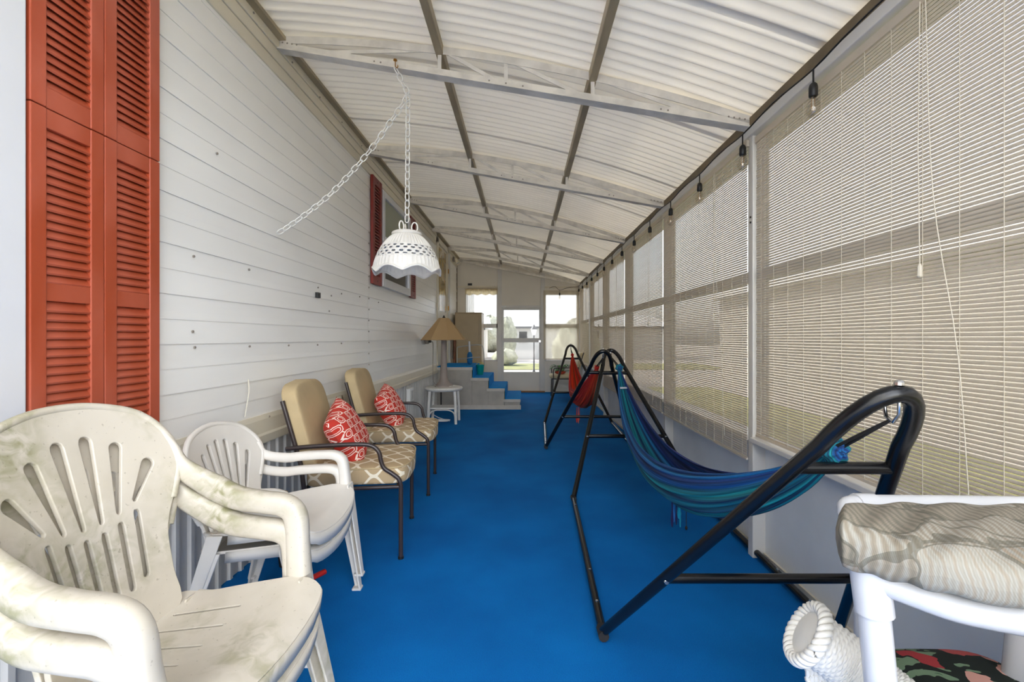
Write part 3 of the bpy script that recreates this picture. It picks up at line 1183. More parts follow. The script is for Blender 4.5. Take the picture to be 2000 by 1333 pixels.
# ================================================================== MONOBLOC CHAIRS
def monobloc(style, name):
    """x forward, y left, z up, origin on the floor below the seat"""
    t = empty(name)
    m = M['plastic'] if style == 1 else M['plastic_clean']
    if style == 1:
        HB, RAKE, HWB = .63, .165, .285
    else:
        HB, RAKE, HWB = .40, .10, .275
    zs0 = .335 if style == 1 else .395
    # ---- seat plate
    if style == 1:
        ol = smoothloop([(-.225, .20), (-.225, 0), (-.225, -.20), (-.10, -.225), (.08, -.245), (.20, -.250), (.235, -.20), (.245, 0), (.235, .20), (.20, .250), (.08, .245), (-.10, .225)], 4)
        holes = [slot(-.17, yy, .02, yy * 1.12, .0035, .0035, 3) for yy in (-.135, -.07, 0, .07, .135)]
    else:
        ol = smoothloop([(-.215, .19), (-.22, 0), (-.215, -.19), (-.10, -.22), (.08, -.245), (.20, -.250), (.235, -.19), (.248, 0), (.235, .19), (.20, .250), (.08, .245), (-.10, .22)], 4)
        holes = []
    def seat(x, y):
        z = zs0 + .035 * ((x + .05) / .3) + .028 * (y / .25) ** 2 * (1 if x < .12 else max(0, (.25 - x) / .13)) - .018 * (1 - (y / .25) ** 2)
        if x > .17:
            z -= 6.5 * (x - .17) ** 2
        if x < -.15:
            z += 3.0 * (x + .15) ** 2
        return (x, y, z + .01)
    o = shell(ol, holes, seat, .03).build('seat', m, t, smooth=50, fix=True)
    solidify(o, .012, 0, .003)
    # skirt under the seat front and sides
    mb = MB()
    rim = [p for p in ol if p[0] > -.12]
    rim.sort(key=lambda p: math.atan2(p[1], p[0] + .12))
    def drop(p):
        return .042 if abs(p[1]) > .2 else .05
    vs = []
    for p in rim:
        a = seat(*p)
        vs += [a, (a[0] - .004, a[1] * .99, a[2] - drop(p))]
    mb.add(vs, [(2 * i, 2 * i + 2, 2 * i + 3, 2 * i + 1) for i in range(len(rim) - 1)])
    o = mb.build('seat_apron', m, t, smooth=60)
    solidify(o, .008)
    # ---- back plate
    def back(s, q):
        # s across, q up along the back
        z = zs0 + q
        x = -.215 - RAKE * max(0, q / HB) ** 1.15 + .85 * s * s * (1 - .35 * q / HB)
        return (x, s, z)
    if style == 1:
        ol = smoothloop([(-.17, .0), (0, -.004), (.17, .0), (.178, .12), (.19, .24), (.235, .34), (.268, .43), (.255, .51), (.198, .585), (.10, .622), (0, .632), (-.10, .622), (-.198, .585), (-.255, .51), (-.268, .43), (-.235, .34), (-.19, .24), (-.178, .12)], 4)
        holes = []
        for j in range(6):
            u = (j - 2.5) / 2.5
            hgt = .535 - .10 * u * u
            holes.append(slot(u * .122, .315 + .03 * u * u, u * .180, hgt, .006, .0165, 6))
        for j in range(6):
            u = (j - 2.5) / 2.5
            holes.append(slot(u * .105, .105 + .03 * u * u, u * .118, .278 + .03 * u * u, .0085, .0085, 5))
    else:
        ol = smoothloop([(-.165, 0), (0, -.004), (.165, 0), (.19, .10), (.235, .19), (.25, .25), (.225, .315), (.15, .375), (0, .402), (-.15, .375), (-.225, .315), (-.25, .25), (-.235, .19), (-.19, .10)], 4)
        holes = []
        for j in range(7):
            u = (j - 3) / 3
            holes.append(slot(u * .098, .065, u * .165, .325 - .085 * u * u, .005, .0135, 5))
    o = shell(ol, holes, back, .03).build('backrest', m, t, smooth=50, fix=True)
    solidify(o, .013, 0, .003)
    # rolled rim round the top of the back
    q0 = .30 if style == 1 else .11
    rimp = [p for p in ol if p[1] > q0]
    rimp.sort(key=lambda p: math.atan2(p[0], p[1] - q0))
    mb = MB()
    mb.tube([back(*p) for p in rimp], .0115, 8)
    mb.build('back_rim', m, t, smooth=80)
    # ---- arms and legs
    for sg in (-1, 1):
        if style == 1:
            path = [back(sg * .236, .545), back(sg * .262, .47), back(sg * .270, .40), (-.155, sg * .288, zs0 + .325), (-.085, sg * .294, zs0 + .292), (.0, sg * .296, zs0 + .280), (.075, sg * .294, zs0 + .270), (.112, sg * .290, zs0 + .235), (.122, sg * .284, zs0 + .15), (.132, sg * .276, zs0 + .055)]
            wd = [.014, .022, .036, .050, .060, .060, .060, .058, .058, .064]
            tk = [.014, .032, .060, .080, .072, .068, .070, .072, .070, .072]
        else:
            path = [back(sg * .235, .275), back(sg * .252, .21), (-.125, sg * .276, zs0 + .185), (-.05, sg * .286, zs0 + .190), (.05, sg * .290, zs0 + .195), (.115, sg * .288, zs0 + .192), (.150, sg * .285, zs0 + .165), (.162, sg * .280, zs0 + .10), (.170, sg * .274, zs0 + .03)]
            wd = [.018, .028, .046, .056, .058, .058, .056, .056, .062]
            tk = [.030, .045, .048, .044, .042, .044, .048, .052, .056]
        pts = smoothpath(path, 4)
        def rs(a):
            r = []
            for i in range(len(a) - 1):
                r += [a[i] + (a[i + 1] - a[i]) * k / 4 for k in range(4)]
            return r + [a[-1]]
        sides = []
        for i, p in enumerate(pts):
            f = min(1, i / 13)
            sides.append(Vector((-.35 * (1 - f), sg * 1.0, -.75 * (1 - f))))
        mb = MB()
        mb.sweep(pts, rs(wd), rs(tk), sides, 14, 3.0)
        # downturned outer lip of the arm
        o = mb.build('armrest', m, t, smooth=50, fix=True)
        # front leg: angle section that flares down to the floor
        xt, yt = pts[-1].x, pts[-1].y
        def leg(p0, p1, fx_, fy, w0, w1):
            mb = MB()
            vs = []
            for p, w_ in ((p0, w0), (((p0[0] + p1[0]) / 2, (p0[1] + p1[1]) / 2, (p0[2] + p1[2]) / 2), (w0 * .55 + w1 * .45)), (p1, w1)):
                x, y, z = p
                b_ = .008
                vs += [(x, y, z), (x - fx_ * w_, y, z), (x - fx_ * w_, y - fy * b_, z), (x - fx_ * b_, y - fy * b_, z), (x - fx_ * b_, y - fy * w_, z), (x, y - fy * w_, z)]
            fs = []
            for i in range(2):
                for j in range(6):
                    j2 = (j + 1) % 6
                    fs.append((i * 6 + j, i * 6 + j2, i * 6 + 6 + j2, i * 6 + 6 + j))
            fs += [(0, 1, 2, 3), (0, 3, 4, 5), (12, 15, 14, 13), (12, 17, 16, 15)]
            mb.add(vs, fs)
            o = mb.build('leg', m, t, fix=True, bevel=.003)
            mb = MB()
            x, y, z = p1
            mb.box(min(x, x - fx_ * (w1 + .006)), max(x + fx_ * .004, x - fx_ * w1), min(y + fy * .004, y - fy * w1), max(y + fy * .004, y - fy * w1), 0, .012)
            mb.build('foot', m, o, bevel=.003)
        leg((xt + .03, sg * .292, zs0 + .06), (.262, sg * .272, .010), 1, sg, .068, .034)
        leg((-.175, sg * .235, zs0 + .02), (-.285, sg * .262, .010), -1, sg, .060, .032)
    return t
ch1 = monobloc(1, 'plastic_armchair')
ch1.location = (-.875, 1.185, .086)
ch1.rotation_euler = (0, 0, math.radians(-3))
tag(ch1, 'weathered high-back white plastic armchair, upper one of the pair stacked by the red shutters', 'chair', 'stacked plastic armchairs')
c = copy_tree(ch1)
c.location = (-.885, 1.185, 0)
tag(c, 'weathered high-back white plastic armchair, lower one of the pair stacked by the red shutters', 'chair', 'stacked plastic armchairs')
ch2 = monobloc(2, 'plastic_armchair')
ch2.location = (-1.045, 1.945, .07)
ch2.rotation_euler = (0, 0, math.radians(2))
tag(ch2, 'low-back white plastic armchair with fan slots, upper one of the stack beside the patio chairs', 'chair', 'stacked plastic armchairs')
c = copy_tree(ch2)
c.location = (-1.055, 1.945, 0)
tag(c, 'low-back white plastic armchair, lower one of the stack beside the patio chairs', 'chair', 'stacked plastic armchairs')

# ================================================================== PATIO CHAIRS
def trellis():
    m, t, b = newmat('tan_trellis_fabric')
    g = G(t)
    x, y, z = g.xyz('Object', (1, 1, 1))
    # ogee lattice, laid flat on each face of the box cushion
    tc = t.nodes.new('ShaderNodeTexCoord')
    sp = t.nodes.new('ShaderNodeSeparateXYZ')
    t.links.new(tc.outputs['Normal'], sp.inputs[0])
    ny, nz = g.m('ABSOLUTE', sp.outputs[1]), g.m('ABSOLUTE', sp.outputs[2])
    side = g.m('LESS_THAN', nz, .62)
    flank = g.m('MULTIPLY', side, g.m('GREATER_THAN', ny, .55))
    def sel(f, a, b):
        return g.m('ADD', g.m('MULTIPLY', f, a), g.m('MULTIPLY', g.m('SUBTRACT', 1.0, f), b))
    u = g.m('MULTIPLY', sel(flank, x, y), 6.2)
    v = g.m('ADD', g.m('MULTIPLY', sel(side, g.m('SUBTRACT', z, .47), x), 7.8), .25)
    c = g.m('MULTIPLY', g.m('COSINE', g.m('MULTIPLY', u, 2 * PI)), .25)
    def line(s_):
        f = g.m('FRACT', s_)
        return g.m('LESS_THAN', g.m('ABSOLUTE', g.m('SUBTRACT', f, .5)), .075)
    l1 = line(g.m('ADD', v, c))
    l2 = line(g.m('ADD', g.m('SUBTRACT', v, c), .5))
    col = g.mix(g.m('MAXIMUM', l1, l2), srgb(176, 152, 116), srgb(226, 214, 190))
    t.links.new(col, b.inputs['Base Color'])
    b.inputs['Roughness'].default_value = .9
    return m
M['trellis'] = trellis()
def redpat():
    m, t, b = newmat('red_white_lattice_fabric')
    g = G(t)
    x, y, z = g.xyz('Object', (18.5, 18.5, 1))
    def ring(xx, yy):
        fx_ = g.m('ABSOLUTE', g.m('SUBTRACT', g.m('FRACT', xx), .5))
        fy = g.m('ABSOLUTE', g.m('SUBTRACT', g.m('FRACT', yy), .5))
        r = g.m('MAXIMUM', g.m('MAXIMUM', fx_, fy), g.m('MULTIPLY', g.m('ADD', fx_, fy), .72))
        a = g.m('LESS_THAN', g.m('ABSOLUTE', g.m('SUBTRACT', r, .36)), .036)
        bb = g.m('LESS_THAN', g.m('ABSOLUTE', g.m('SUBTRACT', r, .205)), .026)
        ln = g.m('MULTIPLY', g.m('LESS_THAN', g.m('MINIMUM', fx_, fy), .035), g.m('GREATER_THAN', r, .36))
        cn = g.m('LESS_THAN', g.m('MINIMUM', g.m('SUBTRACT', .5, fx_), g.m('SUBTRACT', .5, fy)), .0)
        return g.m('MAXIMUM', g.m('MAXIMUM', a, bb), ln)
    f = ring(g.m('ADD', g.m('MULTIPLY', x, .72), g.m('MULTIPLY', y, .35)), g.m('SUBTRACT', g.m('MULTIPLY', y, .72), g.m('MULTIPLY', x, .35)))
    col = g.mix(f, srgb(186, 48, 34), srgb(238, 214, 200))
    t.links.new(col, b.inputs['Base Color'])
    b.inputs['Roughness'].default_value = .9
    return m
M['redpat'] = redpat()

def cushion(mb, fn_c, sx, sy, sz, e=4.0, puff=.0, n=24):
    """rounded box: local (a,b,c) in [-1,1] mapped by fn_c"""
    def sp(u, v):
        a, b = 2 * PI * u, PI * (v - .5)
        def s(c, p):
            return math.copysign(abs(c) ** p, c)
        p = 2 / e
        X, Y, Z = s(math.cos(b), p) * s(math.cos(a), p), s(math.cos(b), p) * s(math.sin(a), p), s(math.sin(b), p)
        k = 1 + puff * (1 - X * X) * (1 - Y * Y)
        return fn_c(X * sx, Y * sy, Z * sz * k)
    mb.grid(sp, n * 2, n)
    return mb

def patio_chair(name, label, loc, rz, cush=True):
    t = thing(name, label, 'chair', loc, rz, 'metal patio chairs with cushions')
    f = M['brown_steel']
    for sg in (-1, 1):
        y = sg * .285
        mb = MB()
        mb.tube([(.31, y, 0), (.31, y, .20), (.31, y, .415)], .0125, 10)
        lg = mb.build('leg', f, t, smooth=60)
        mb = MB()
        mb.lathe([(.016, 0), (.016, .012), (.013, .014)], 10, (.31, y, 0))
        mb.build('foot_cap', M['black_plastic'], lg)
        mb = MB()
        mb.tube(smoothpath([(.31, y, .41), (.298, y, .450), (.262, y, .482), (.218, y, .515), (.200, y, .56), (.190, y, .605), (.155, y, .640), (.09, y, .652), (-.05, y, .652), (-.18, y, .648), (-.30, y, .640)], 5), .0125, 10)
        mb.build('armrest', f, t, smooth=60)
        mb = MB()
        mb.tube([(-.30, y * .94, 0), (-.24, y * .94, .22), (-.21, y * .94, .40), (-.23, y * .94, .55), (-.325, y * .94, .90)], .0125, 10)
        mb.build('rear_leg', f, t, smooth=60)
    for nm, a, b in (('seat_rail', (.29, -.28, .405), (.29, .28, .405)), ('seat_rail', (-.21, -.27, .405), (-.21, .27, .405)), ('seat_rail', (-.21, -.275, .405), (.30, -.28, .405)), ('seat_rail', (-.21, .275, .405), (.30, .28, .405)), ('back_rail', (-.322, -.268, .89), (-.322, .268, .89)), ('back_rail', (-.228, -.268, .53), (-.228, .268, .53))):
        mb = MB()
        mb.tube([a, b], .011, 8)
        mb.build(nm, f, t, smooth=60)
    mb = MB()
    def sc(x, y, z):
        # rounded front edge bows forward
        return (x + .055 + .03 * (1 - (y / .28) ** 2) * (x > 0), y, .470 + z - .010 * (x / .29) ** 2)
    cushion(mb, sc, .275, .282, .056, 7.0, .10, 26)
    mb.build('seat_cushion', M['trellis'], t, smooth=60)
    mb = MB()
    mb.tube([(.055 + .273 * math.copysign(abs(math.cos(a)) ** .28, math.cos(a)) + (.03 * (1 - abs(math.sin(a)) ** .56) if math.cos(a) > 0 else 0), .28 * math.copysign(abs(math.sin(a)) ** .28, math.sin(a)), .512) for a in [2 * PI * i / 64 for i in range(64)]], .005, 6, closed=True)
    mb.build('piping', M['tan'], t)
    mb = MB()
    def bc(x, y, z):
        # z up along the back, x thickness; arched top corners
        zz = .745 + z - (.05 * (abs(y) / .26) ** 3 if z > 0 else 0)
        return (-.185 - (zz - .5) * .27 + x, y, zz)
    cushion(mb, lambda a, b, c: bc(c * .85, b, a), .250, .262, .055, 9, .12, 30)
    mb.build('back_cushion', M['tan'], t, smooth=60)
    return t
patio_chair('patio_chair', 'dark metal patio chair with trellis seat cushion, standing next to the plastic chairs', (-1.035, 2.755, 0), math.radians(8))
patio_chair('patio_chair', 'dark metal patio chair with trellis seat cushion, standing towards the lamp table', (-1.085, 3.775, 0), math.radians(6))

def pillow(label, loc, rot, s):
    mb = MB()
    def fn(u, v, sg):
        x, y = 2 * u - 1, 2 * v - 1
        th = ((1 - x ** 4) * (1 - y ** 4)) ** .55
        k = 1 - .07 * (1 - x * x) * abs(y) ** 3 - .07 * (1 - y * y) * abs(x) ** 3
        return (x * s * k, y * s * k, sg * .078 * th)
    n = 24
    mb.grid(lambda u, v: fn(u, v, 1), n, n)
    mb.grid(lambda u, v: fn(1 - u, v, -1), n, n)
    o = mb.build('throw_pillow', M['redpat'], None, smooth=180)
    o.location = loc
    o.rotation_euler = rot
    return tag(o, label, 'pillow', 'red lattice throw pillows')
def pose(tilt, roll, rz):
    # pillow plane: start flat, roll about its normal, stand it up facing +x with a backward lean, turn
    return (Matrix.Rotation(rz, 4, 'Z') @ Matrix.Rotation(math.radians(90) - tilt, 4, 'Y') @ Matrix.Rotation(roll, 4, 'Z')).to_euler()
pillow('red and white lattice pillow on the patio chair next to the plastic chairs', (-1.065, 2.705, .672), pose(math.radians(26), math.radians(20), math.radians(4)), .178)
pillow('red and white lattice pillow on the patio chair towards the lamp table', (-1.115, 3.765, .660), pose(math.radians(26), math.radians(17), math.radians(-2)), .175)

# ================================================================== HAMMOCK STANDS AND HAMMOCKS
def stand(name, label, near_c, far_c, near_foot, far_foot, near_slope, far_slope):
    """two leaning tube arches joined by two floor rails; *_c = x of the arch middle"""
    t = thing(name, label, 'hammock stand')
    m = M['black_steel']
    R_ = .0195
    hw0, zt = .485, 1.125
    out = {}
    for side, cx, fy, sl in (('near', near_c, near_foot, -near_slope), ('far', far_c, far_foot, far_slope)):
        def pl(x, z):
            return Vector((cx + x, fy + sl * (z - .03), z))
        slope = .405
        zb = .985                      # where the bend starts
        xb = hw0 - slope * (zb - .03)
        arc = []
        a0 = math.atan2(slope, 1.0)    # the straight part leans inwards by this
        r_ = xb / math.cos(a0) if False else xb / (1 - math.sin(a0)) * .98
        n = 14
        cxr = xb - r_ * math.cos(a0)
        for i in range(n + 1):
            ang = a0 + (PI - 2 * a0) * i / n
            # flattened arc between the two straight legs
            arc.append((xb * math.cos(ang) / math.cos(a0), zb + (zt - zb) * (math.sin(ang) - math.sin(a0)) / (1 - math.sin(a0))))
        right = [(hw0, .03), (hw0 - slope * .3, .33), (hw0 - slope * .6, .63)]
        left = [(-x, z) for x, z in reversed(right)]
        mb = MB()
        mb.tube([pl(x, z) for x, z in right + arc + left], R_, 14)
        mb.build('arch', m, t, smooth=70)
        for z in (.42, .915):
            x = hw0 - slope * (z - .03)
            mb = MB()
            mb.tube([pl(-x, z), pl(x, z)], R_ * .82, 12)
            cb = mb.build('crossbar', m, t, smooth=70)
            if z < .5:
                for s_ in (-1, 1):
                    m2 = MB()
                    m2.lathe([(.007, -.026), (.009, -.024), (.009, -.018)], 8)
                    p = pl(s_ * (x + .002), z)
                    m2.v = [(p.x + a, p.y + c, p.z + b) for a, b, c in m2.v]
                    m2.build('bolt', M['chrome'], cb)
        m2 = MB()
        m2.lathe([(.010, 0), (.010, .006), (.007, .010), (.003, .012)], 10, tuple(pl(0, zt) + Vector((0, 0, R_ - .001))))
        m2.build('top_bolt', M['chrome'], t)
        p = pl(0, zt)
        m2 = MB()
        m2.tube([p + Vector((0, 0, -.015)), p + Vector((0, 0, -.045)), p + Vector((.0, -sl * .02, -.065)), p + Vector((0, -sl * .045, -.055)), p + Vector((0, -sl * .05, -.03))], .004, 8)
        m2.build('hook', M['chrome'], t, smooth=70)
        out[side] = p + Vector((0, -sl * .03, -.062))
        out[side + '_feet'] = [pl(-hw0, .03), pl(hw0, .03)]
    for s_ in (0, 1):
        a, b = out['near_feet'][s_], out['far_feet'][s_]
        mb = MB()
        mb.tube([a, a + (b - a) * .35, b], R_ * .95, 12)
        r = mb.build('floor_rail', m, t, smooth=70)
        for p in (a, b):
            m2 = MB()
            m2.lathe([(R_ * 1.12, -.03), (R_ * 1.12, .03)], 10)
            m2.v = [(p.x + x, p.y + z, max(.003, p.z + y)) for x, y, z in m2.v]
            m2.build('rubber_foot', M['dark'], r)
        d_ = (b - a).normalized()
        for f in (.12, .3, .88):
            p = a + (b - a) * f
            m2 = MB()
            m2.lathe([(.006, R_ * .9), (.006, R_ + .004)], 8, tuple(p))
            m2.build('bolt', M['chrome'], r)
    return out

S1 = stand('hammock_stand', 'black tube stand holding the blue hammock', .815, .870, 1.84, 3.38, .80, .95)
S2 = stand('hammock_stand', 'black tube stand holding the orange hammock near the far door', .745, .800, 4.99, 6.40, .80, .95)

def ramp_mat(name, stops, rough=.85):
    m, t, b = newmat(name)
    uv = t.nodes.new('ShaderNodeUVMap')
    sp = t.nodes.new('ShaderNodeSeparateXYZ')
    t.links.new(uv.outputs[0], sp.inputs[0])
    r = t.nodes.new('ShaderNodeValToRGB')
    cr = r.color_ramp
    cr.interpolation = 'LINEAR'
    while len(cr.elements) < len(stops):
        cr.elements.new(.5)
    for e, (p, c) in zip(cr.elements, stops):
        e.position = p
    for e, (p, c) in zip(cr.elements, stops):
        e.color = c
    t.links.new(sp.outputs[1], r.inputs[0])
    n = t.nodes.new('ShaderNodeTexNoise')
    n.inputs['Scale'].default_value = 1
    mp = t.nodes.new('ShaderNodeMapping')
    mp.inputs['Scale'].default_value = (3, 120, 1)
    t.links.new(uv.outputs[0], mp.inputs[0])
    t.links.new(mp.outputs[0], n.inputs[0])
    g = G(t)
    f = g.m('SUBTRACT', g.m('MULTIPLY', n.outputs[0], 3.4), 1.2)
    dk = t.nodes.new('ShaderNodeMix')
    dk.data_type = 'RGBA'
    dk.blend_type = 'MULTIPLY'
    dk.inputs['Factor'].default_value = .85  # streaks vary the stripes and put fold shade into the colour
    t.links.new(r.outputs[0], dk.inputs[6])
    c2 = t.nodes.new('ShaderNodeCombineColor')
    for i in range(3):
        t.links.new(g.m('ADD', f, .45), c2.inputs[i])
    t.links.new(c2.outputs[0], dk.inputs[7])
    t.links.new(dk.outputs[2], b.inputs['Base Color'])
    b.inputs['Roughness'].default_value = rough
    bp = t.nodes.new('ShaderNodeBump')
    bp.inputs['Strength'].default_value = .35
    bp.inputs['Distance'].default_value = .004
    t.links.new(n.outputs[0], bp.inputs['Height'])
    t.links.new(bp.outputs[0], b.inputs['Normal'])
    return m
bl = [srgb(10, 84, 150), srgb(16, 60, 130), srgb(20, 112, 170), srgb(10, 130, 150), srgb(14, 150, 158), srgb(8, 88, 112), srgb(26, 44, 112), srgb(12, 40, 84)]
seq = [0, 7, 2, 1, 7, 0, 5, 4, 7, 3, 5, 7, 4, 5, 7, 3, 4, 7, 5, 3, 7, 2, 1, 6, 7, 6, 0, 6, 7, 6]
M['blue_stripe'] = ramp_mat('blue_teal_striped_cotton', [(i / (len(seq) - 1), bl[k]) for i, k in enumerate(seq)])
rd = [srgb(206, 44, 24), srgb(224, 72, 26), srgb(150, 16, 30), srgb(214, 60, 30), srgb(110, 60, 30), srgb(196, 30, 30)]
seq2 = [2, 5, 0, 5, 2, 0, 5, 0, 3, 1, 0, 1, 4, 1, 0, 5, 4, 0, 1, 3, 0, 5, 2, 5]
M['red_stripe'] = ramp_mat('orange_red_striped_cotton', [(i / (len(seq2) - 1), rd[k]) for i, k in enumerate(seq2)])

def hammock(name, label, A, B, sagz, tmin, mt, wmax, hmax, hooks, grp, knot):
    """gathered cloth sling from A (near) to B (far)"""
    t = thing(name, label, 'hammock', (0, 0, 0), 0, grp)
    A, B = Vector(A), Vector(B)
    def C(u):
        p = A + (B - A) * u
        # rope-like curve: quadratic through both ends with its low point near tmin
        zc = (1 - u) * A.z + u * B.z
        s = (4 * u * (1 - u)) ** .82
        skew = 1 + .35 * (u - tmin)
        return Vector((p.x, p.y, zc - (zc - sagz) * s * skew))
    def wid(u):
        return max(.06, math.sin(PI * min(1, max(0, u))) ** .62)
    ph = random.Random(len(name) + int(sagz * 100))
    ks = [(q, ph.uniform(0, 6), ph.uniform(.5, 1)) for q in (8, 13, 19, 27)]
    def fn(u, v):
        c = C(u)
        tg = (C(min(1, u + .01)) - C(max(0, u - .01))).normalized()
        sd = tg.cross(Vector((0, 0, 1))).normalized()
        up = sd.cross(tg).normalized()
        w_ = wid(u)
        a = (v - .5) * 2 * math.radians(128)
        r = 1 + sum(.046 * k[2] * math.sin(k[0] * a + k[1] + (2.2 + .1 * k[0]) * math.sin(3 * u + k[1])) for k in ks) * (1.1 - .3 * w_)
        x = wmax * w_ * r * math.sin(a)
        z = -hmax * w_ * r * math.cos(a) * (1.0 if abs(a) < PI / 2 else .55)
        return c + sd * x + up * (z + hmax * w_ * .1)
    mb = MB()
    mb.grid(fn, 80, 200, uv=True)
    o = mb.build('sling', mt, t, smooth=180)
    solidify(o, .003)
    # ties between cloth and hook, knotted ends
    for end, pt_, hk in (('a', A, hooks[0]), ('b', B, hooks[1])):
        hk = Vector(hk)
        d_ = (hk - pt_).normalized()
        for k in range(3):
            off = Vector(((k - 1) * .012, 0, (k % 2) * .006))
            m2 = MB()
            m2.tube([pt_ + off, pt_ + (hk - pt_) * .5 + off * .6, hk], .0042, 6)
            m2.build('tie_rope', M['dark'], t)
        m2 = MB()
        def kn(u, v):
            a, b = 2 * PI * u, PI * (v - .5)
            r = knot * (1 + .12 * math.sin(6 * a))
            return pt_ + Vector((r * math.cos(a) * math.cos(b), .9 * r * math.sin(b), r * math.sin(a) * math.cos(b)))
        m2.grid(kn, 28, 12, uv=True)
        m2.build('gathered_end', mt, t, smooth=180)
    return t, C
h1n = Vector((.805, 1.155, .955))
h1f = Vector((.880, 4.06, .975))
hm, C1 = hammock('striped_hammock', 'blue and teal striped cloth hammock slung in the near stand', h1n, h1f, .500, .40, M['blue_stripe'], .118, .160, (S1['near'], S1['far']), 'hammocks', .036)
p = C1(.955)
mb = MB()
mb.bar(p + Vector((-.034, -.040, -.030)), p + Vector((.040, -.030, -.030)), .006, .014)
mb.build('white_band', M['pvc'], hm)
def tassel(parent, p, cols, ln, sp):
    for i, (c, dx, l, w_) in enumerate(cols):
        mb = MB()
        q = Vector(p) + Vector((dx * sp, dx * .3 * sp, 0))
        mb.lathe([(.004, 0), (w_ * .5, -l * .4), (w_, -l * .75), (w_ * .6, -l * .95), (.002, -l)], 7, tuple(q))
        mb.build('tassel', c, parent, smooth=80)
tm = {k: mat('tassel_' + k, c, .85) for k, c in (('teal', srgb(10, 150, 180)), ('blue', srgb(40, 110, 180)), ('navy', srgb(26, 30, 84)), ('red', srgb(214, 60, 56)), ('pink', srgb(226, 110, 90)))}
pb = P(1325, 975, 2.42)
tassel(hm, pb, ((tm['blue'], -.03, .125, .007), (tm['navy'], -.042, .15, .008), (tm['teal'], .005, .11, .012), (tm['navy'], -.014, .14, .005), (tm['teal'], .012, .155, .005)), 1, .9)
mb = MB()
mb.tube([pb + Vector((.05, .02, .01)), pb + Vector((.05, .02, -.16))], .002, 5)
mb.lathe([(.002, -.155), (.007, -.162), (.007, -.17), (.002, -.178)], 8, tuple(pb + Vector((.05, .02, 0))))
mb.build('beaded_string', M['dark'], hm)
h2n = Vector((.735, 4.42, .955))
h2f = Vector((.800, 7.18, .975))
hm2, C2 = hammock('striped_hammock', 'orange-red striped cloth hammock slung in the far stand', h2n, h2f, .50, .5, M['red_stripe'], .135, .165, (S2['near'], S2['far']), 'hammocks', .026)
tassel(hm2, C2(.48) + Vector((-.06, 0, -.15)), ((tm['red'], -.01, .20, .012), (tm['pink'], .012, .21, .010), (tm['red'], .025, .17, .007)), 1, 1)

# ================================================================== HANGING WICKER LAMP
LX, LY = (795 - VX) * 2.66 / F, 2.66
zc0 = CH + (VY - 452) * 2.66 / F     # collar top
zc1 = CH + (VY - 532) * 2.66 / F     # bottom edge
lamp = thing('hanging_wicker_lamp', 'white wicker bowl lamp hanging by a chain in front of the house window', 'lamp', (LX, LY, zc1))
H = zc0 - zc1
NS, NR = 96, 40
prof = []
for i in range(NR + 1):
    q = i / NR
    z = H * .90 * (1 - q)
    r = .072 + (.190 - .072) * math.sin(q * PI * .5) ** .72 if q < .92 else .190 + .006 * (q - .92) / .08
    prof.append((r, z))
mb = MB()
for i, (r, z) in enumerate(prof):
    q = i / NR
    for j in range(NS):
        a = 2 * PI * j / NS
        zz = z
        rr = r + .0022 * math.cos(48 * a)
        if q > .70:
            f = (q - .70) / .30
            zz = z + f * (.030 * abs(math.cos(3.5 * a + .35)) ** 1.3 * 1.0) - f * .012
        mb.v.append((rr * math.cos(a), rr * math.sin(a), zz))
for i in range(NR):
    q = i / NR
    for j in range(NS):
        if .34 <= q < .66:
            ri = int((q - .34) / .32 * 12)
            if ri % 3 in (0, 1) and (j + (ri // 3 % 2) * 2) % 4 in (0, 1):
                continue
        mb.f.append((i * NS + j, i * NS + (j + 1) % NS, (i + 1) * NS + (j + 1) % NS, (i + 1) * NS + j))
o = mb.build('shade', M['wicker'], lamp, smooth=40)
solidify(o, .004)
mb = MB()
mb.tube([(prof[-1][0] * math.cos(a), prof[-1][0] * math.sin(a), .030 * abs(math.cos(3.5 * a + .35)) ** 1.3 - .012) for a in [2 * PI * i / 126 for i in range(126)]], .0065, 6, closed=True)
mb.build('scalloped_rim', M['wicker'], lamp, smooth=80)
for k, zz in enumerate((.355, .50, .655)):
    r, z = prof[int(zz * NR)]
    mb = MB()
    mb.tube([(r * math.cos(a) * 1.01, r * math.sin(a) * 1.01, z) for a in [2 * PI * i / 64 for i in range(64)]], .0035, 6, closed=True)
    mb.build('weave_ring', M['wicker'], lamp, smooth=80)
mb = MB()
mb.lathe([(.068, H * .885), (.086, H * .90), (.090, H * .93), (.086, H * .96), (.074, H * .985), (.03, H), (.005, H)], 40)
mb.build('collar', M['wicker'], lamp, smooth=50)
mb = MB()
mb.lathe([(.022, H * .55), (.024, H * .80), (.012, H * .99)], 14)
mb.build('socket', M['pvc'], lamp, smooth=50)
for a in (0, 2 * PI / 3, 4 * PI / 3):
    mb = MB()
    mb.tube([(.045 * math.cos(a) + .018 * math.cos(b) * math.cos(a), .045 * math.sin(a) + .018 * math.cos(b) * math.sin(a), H + .022 + .03 * math.sin(b)) for b in [2 * PI * i / 14 for i in range(14)]], .0042, 6, closed=True)
    mb.build('chain_loop', M['white_cord'], lamp, smooth=80)

